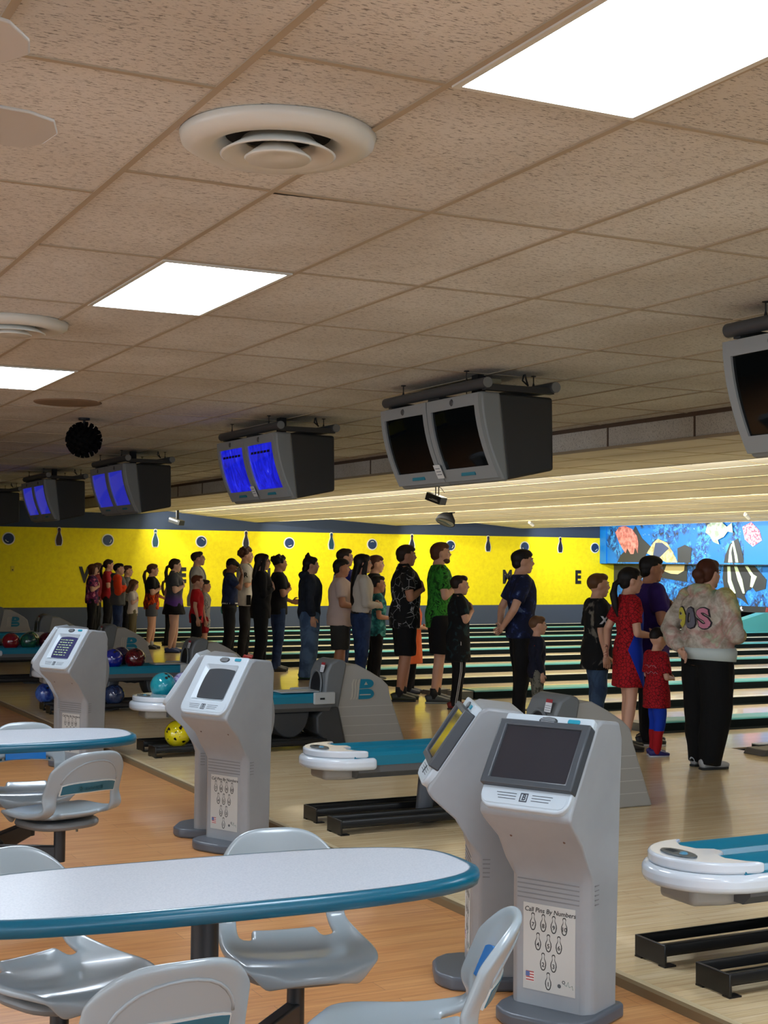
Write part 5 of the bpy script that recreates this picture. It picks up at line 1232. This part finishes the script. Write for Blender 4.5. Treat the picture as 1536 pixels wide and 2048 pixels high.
person(8.21, 16.6, 1.645, 'fair young person with brown fringe seen behind the long-haired one', 0, 1.0, 'fair', ('tee', cloth('blackgrey', (40, 42, 44)), .84), ('pants', BLKP), ('shaggy', HR), ('down', 'down'))
person(7.83, 15.77, 1.385, 'boy in teal patterned shirt with clasped hands and black trousers', 0, 1.1, 'tan', ('tee', cloth('tealpat', (24, 70, 76), (40, 120, 120), (90, 160, 160), 12), .80), ('pants', BLKP), ('short', HD), ('front', 'front'))
m = cloth('blackweb', (18, 18, 20), (22, 22, 24), None, 5); v = coords(m)
vo = m.node_tree.nodes.new('ShaderNodeTexVoronoi'); vo.feature = 'DISTANCE_TO_EDGE'; vo.inputs['Scale'].default_value = 13; m.node_tree.links.new(noise_n(m, v, 3, 2, .5), vo.inputs['Vector']) if False else m.node_tree.links.new(v, vo.inputs['Vector'])
_a = ramp(m, vo.outputs['Distance'], [(.010, (255, 255, 255)), (.035, (0, 0, 0))]); _b = ramp(m, noise_n(m, v, 5, 3, .6), [(.48, (0, 0, 0)), (.54, (255, 255, 255))])
setc(m, mixc(m, mixc(m, 1, _a, _b, 'MULTIPLY'), (20, 20, 22), (170, 172, 172)))
person(7.40, 14.2, 1.75, 'tall young person in black polo with white line pattern and black shorts', 0, 1.22, 'tan', ('polo', m, .80), ('shorts', BLK, .50), ('shaggy', HB), ('heart', 'down'), shoe=(34, 40, 24), sock=(22, 22, 24), belly=.02)
person(7.89, 14.95, 1.26, 'child in bright orange long shirt hidden behind the black polo bowler', 0, 1.1, 'fair', ('jersey', cloth('orange2', (232, 112, 66)), .50), ('pants', BLKP), ('short', HB), ('front', 'front'), shoe=(50, 54, 70))
m = cloth('green', (24, 74, 26), (60, 150, 46), (18, 44, 20), 7, dist=2)
p = person(7.66, 13.87, 1.78, 'tall bearded person in bright green patterned shirt and black shorts', 0, 1.03, 'fair', ('tee', m, .80), ('shorts', BLK, .52), ('shaggy', (84, 48, 26)), ('heart', 'down'), pitch=-4, shoe=(54, 60, 64), sock=(16, 16, 18), sole=(120, 126, 124))
q = MB(); q.ball((.062, 0, -.088), (.036, .040, .030), 12, p['HM']); q.ball((.035, 0, -.072), (.045, .060, .030), 12, p['HM']); vox(q, 'beard', mat('beard_brown', (84, 50, 30), .8), p['t'], .008, 2, .002)
m = cloth('blackp', (20, 21, 23), (30, 52, 56), None, 9, th=(.56, .6, .7))
p = person(7.54, 13.22, 1.42, 'boy in black polo with side lettering, hand on heart, red shoes', 0, 1.12, 'fair', ('polo', m, .62), ('pants', BLKP), ('short', HB), ('hearthigh', 'down'), shoe=(120, 28, 24))
leg_stripes(p, 2, .0)
# right group
m = cloth('navyspeck', (20, 26, 52), (28, 40, 84), (90, 110, 150), 14, th=(.5, .62, .70))
p = person(7.40, 11.75, 1.69, 'young person in navy speckled shirt and black trousers, hands behind back', 0, 1.08, 'fair', ('tee', m, .84), ('pants', BLKP), ('shaggy', HD), ('back', 'back'))
m = cloth('navykid', (22, 24, 40), (26, 30, 48), (200, 80, 30), 9, th=(.5, .66, .69))
person(7.31, 11.32, 1.06, 'toddler in navy top with orange specks and camouflage trousers', 0, 1.0, 'fair', ('long', m, .80), ('pants', cloth('camo', (110, 108, 98), (60, 62, 54), (150, 146, 132), 16, const=True)), ('short', HL), ('down', 'down'))
m = cloth('blackgrey2', (20, 21, 22), (24, 24, 26), (110, 106, 96), 5, th=(.5, .57, .62))
p = person(7.50, 10.62, 1.47, 'boy in black shirt with faded grey print and blue jeans', 0, 1.12, 'fair', ('jersey', m, .72), ('pants', cloth('jeans2', (44, 62, 88), (58, 80, 108), None, 6)), ('short', (92, 60, 34)), ('down', 'down'))
decal(p, 'top', text_mesh('XX', .09, 0, .2, .004), frame(p['P'](.02, -.4, 1.24), (1, 0, 0), (0, 0, 1)), mat('print_white2'), 'sleeve_print')
# girl in red and blue dress
m = cloth('redblue', (150, 20, 26), (124, 14, 22), None, 30); v = coords(m); sx = m.node_tree.nodes.new('ShaderNodeSeparateXYZ'); m.node_tree.links.new(v, sx.inputs[0])
def mth(m, op, a, b=0, c=0):
    n = m.node_tree.nodes.new('ShaderNodeMath'); n.operation = op
    for i, x in enumerate((a, b, c)):
        if isinstance(x, (int, float)): n.inputs[i].default_value = x
        else: m.node_tree.links.new(x, n.inputs[i])
    return n.outputs[0]
vo = m.node_tree.nodes.new('ShaderNodeTexVoronoi'); vo.feature = 'DISTANCE_TO_EDGE'; vo.inputs['Scale'].default_value = 34; m.node_tree.links.new(v, vo.inputs['Vector'])
red = ramp(m, vo.outputs['Distance'], [(.04, (84, 8, 16)), (.09, (168, 22, 30))])
fr = mth(m, 'GREATER_THAN', mth(m, 'ADD', sx.outputs[0], mth(m, 'MULTIPLY', mth(m, 'ABSOLUTE', mth(m, 'SUBTRACT', sx.outputs[2], .84)), -.42)), -.05)
low_ = mth(m, 'LESS_THAN', sx.outputs[2], 1.16); front = mth(m, 'LESS_THAN', sx.outputs[0], .15)
setc(m, mixc(m, mth(m, 'MULTIPLY', mth(m, 'MULTIPLY', fr, low_), front), red, (18, 52, 168)))
p = person(7.20, 9.74, 1.53, 'girl in red and blue costume dress with long dark ponytail', 0, 1.0, 'fair', ('dress', m, .60), None, ('pony', HD), ('front', 'back'), shoe=(14, 14, 16), sock=(18, 18, 20))
p = person(7.60, 9.98, 1.63, 'boy in purple t-shirt and black trousers, hand over heart', 0, 1.28, 'tan', ('tee', cloth('purple', (44, 26, 88), (52, 32, 102), None, 4), .80), ('pants', BLKP), ('shaggy', HD), ('heart', 'down'), shoe=(30, 30, 32), sole=(200, 200, 196))
# small child in red and blue suit
m = cloth('redtop', (146, 18, 26)); v = coords(m); vo = m.node_tree.nodes.new('ShaderNodeTexVoronoi'); vo.feature = 'DISTANCE_TO_EDGE'; vo.inputs['Scale'].default_value = 40; m.node_tree.links.new(v, vo.inputs['Vector'])
setc(m, ramp(m, vo.outputs['Distance'], [(.04, (80, 8, 16)), (.09, (164, 20, 30))]))
m2 = cloth('bluepant', (20, 60, 176)); sx = m2.node_tree.nodes.new('ShaderNodeSeparateXYZ'); m2.node_tree.links.new(coords(m2), sx.inputs[0])
setc(m2, ramp(m2, sx.outputs[2], [(.0, (160, 20, 30)), (.205, (160, 20, 30)), (.21, (18, 56, 170))], True))
p = person(7.20, 9.36, 1.035, 'small child in red shirt and blue costume trousers looking down', 10, 1.1, 'fair', ('jersey', m, .68), ('pants', m2), ('short', HD), ('front', 'front'), pitch=24, shoe=(44, 40, 110), sole=(190, 190, 196))
sc_ = MB(); P = p['P']; rs = random.Random(5)
for r_ in range(2):
    pts = [(-.07+.012*i, .02-.05*r_+rs.uniform(-.012, .012), 0) for i in range(12)]; sc_.tube(pts, .0022, 5)
decal(p, 'top', sc_.mesh('scribble', mat('print_grey2', (170, 130, 136), .8)), frame(P(-.4, -.05, 1.22), (0, -1, 0), (0, 0, 1)), mat('print_grey2'), 'back_scribble', .003, V(1, 0, 0))
# woman in tie-dye hoodie
m = cloth('tiedye', (180, 172, 158)); v = coords(m); a = ramp(m, noise_n(m, v, 3.2, 3, .55, 1.2), [(.36, (176, 166, 150)), (.47, (196, 186, 172)), (.55, (186, 150, 140)), (.63, (170, 176, 150))])
b_ = ramp(m, noise_n(m, v, 14, 4, .7, .5), [(.35, (205, 200, 196)), (.6, (255, 255, 255))]); sx = m.node_tree.nodes.new('ShaderNodeSeparateXYZ'); m.node_tree.links.new(v, sx.inputs[0])
gr = ramp(m, noise_n(m, v, 4, 3, .6, 1), [(.42, (200, 190, 110)), (.52, (196, 186, 120)), (.6, (120, 156, 124))])
sel = ramp(m, mth(m, 'ADD', sx.outputs[0], mth(m, 'MULTIPLY', sx.outputs[2], .5)), [(.56, (0, 0, 0)), (.66, (255, 255, 255))])
setc(m, mixc(m, 1, mixc(m, sel, a, gr), b_, 'MULTIPLY'))
p = person(7.16, 8.68, 1.60, 'person in tie-dye hoodie lettered 90S and loose black trousers at the right', 22, 1.38, 'fair', ('hoodie', m, .93), ('wide', cloth('blackwide', (10, 10, 11))), ('bun', (74, 38, 24)), ('front', 'back'), shoe=(170, 172, 174), belly=.02, hyaw=4)
P = p['P']
for ch, y, c in (('9', .125, (196, 186, 70)), ('0', .0, (96, 94, 106)), ('S', -.125, (190, 120, 140))):
    decal(p, 'top', text_mesh(ch, .20, 0, 0, .017), frame(P(-.6, y, 1.225), (0, -1, 0), (0, 0, 1)), mat('letter_edge', (40, 34, 40), .8), 'back_letter_edge', .004, V(1, 0, 0))
    decal(p, 'top', text_mesh(ch, .20, 0, 0, .008), frame(P(-.6, y, 1.225), (0, -1, 0), (0, 0, 1)), mat('letter_%s' % ch, c, .8), 'back_letter', .009, V(1, 0, 0))
q = MB(); P = p['P']; q.tube([P(.0, 0, .885), P(.005, 0, .96), P(.005, 0, .99)], [(.268*p['sb'], .202*p['sb']), (.274*p['sb'], .210*p['sb']), (.26*p['sb'], .2*p['sb'])], 24, ref=(1, 0, 0)); q.build('undershirt', cloth('whiteunder', (190, 200, 196)), p['t'], smooth=True)
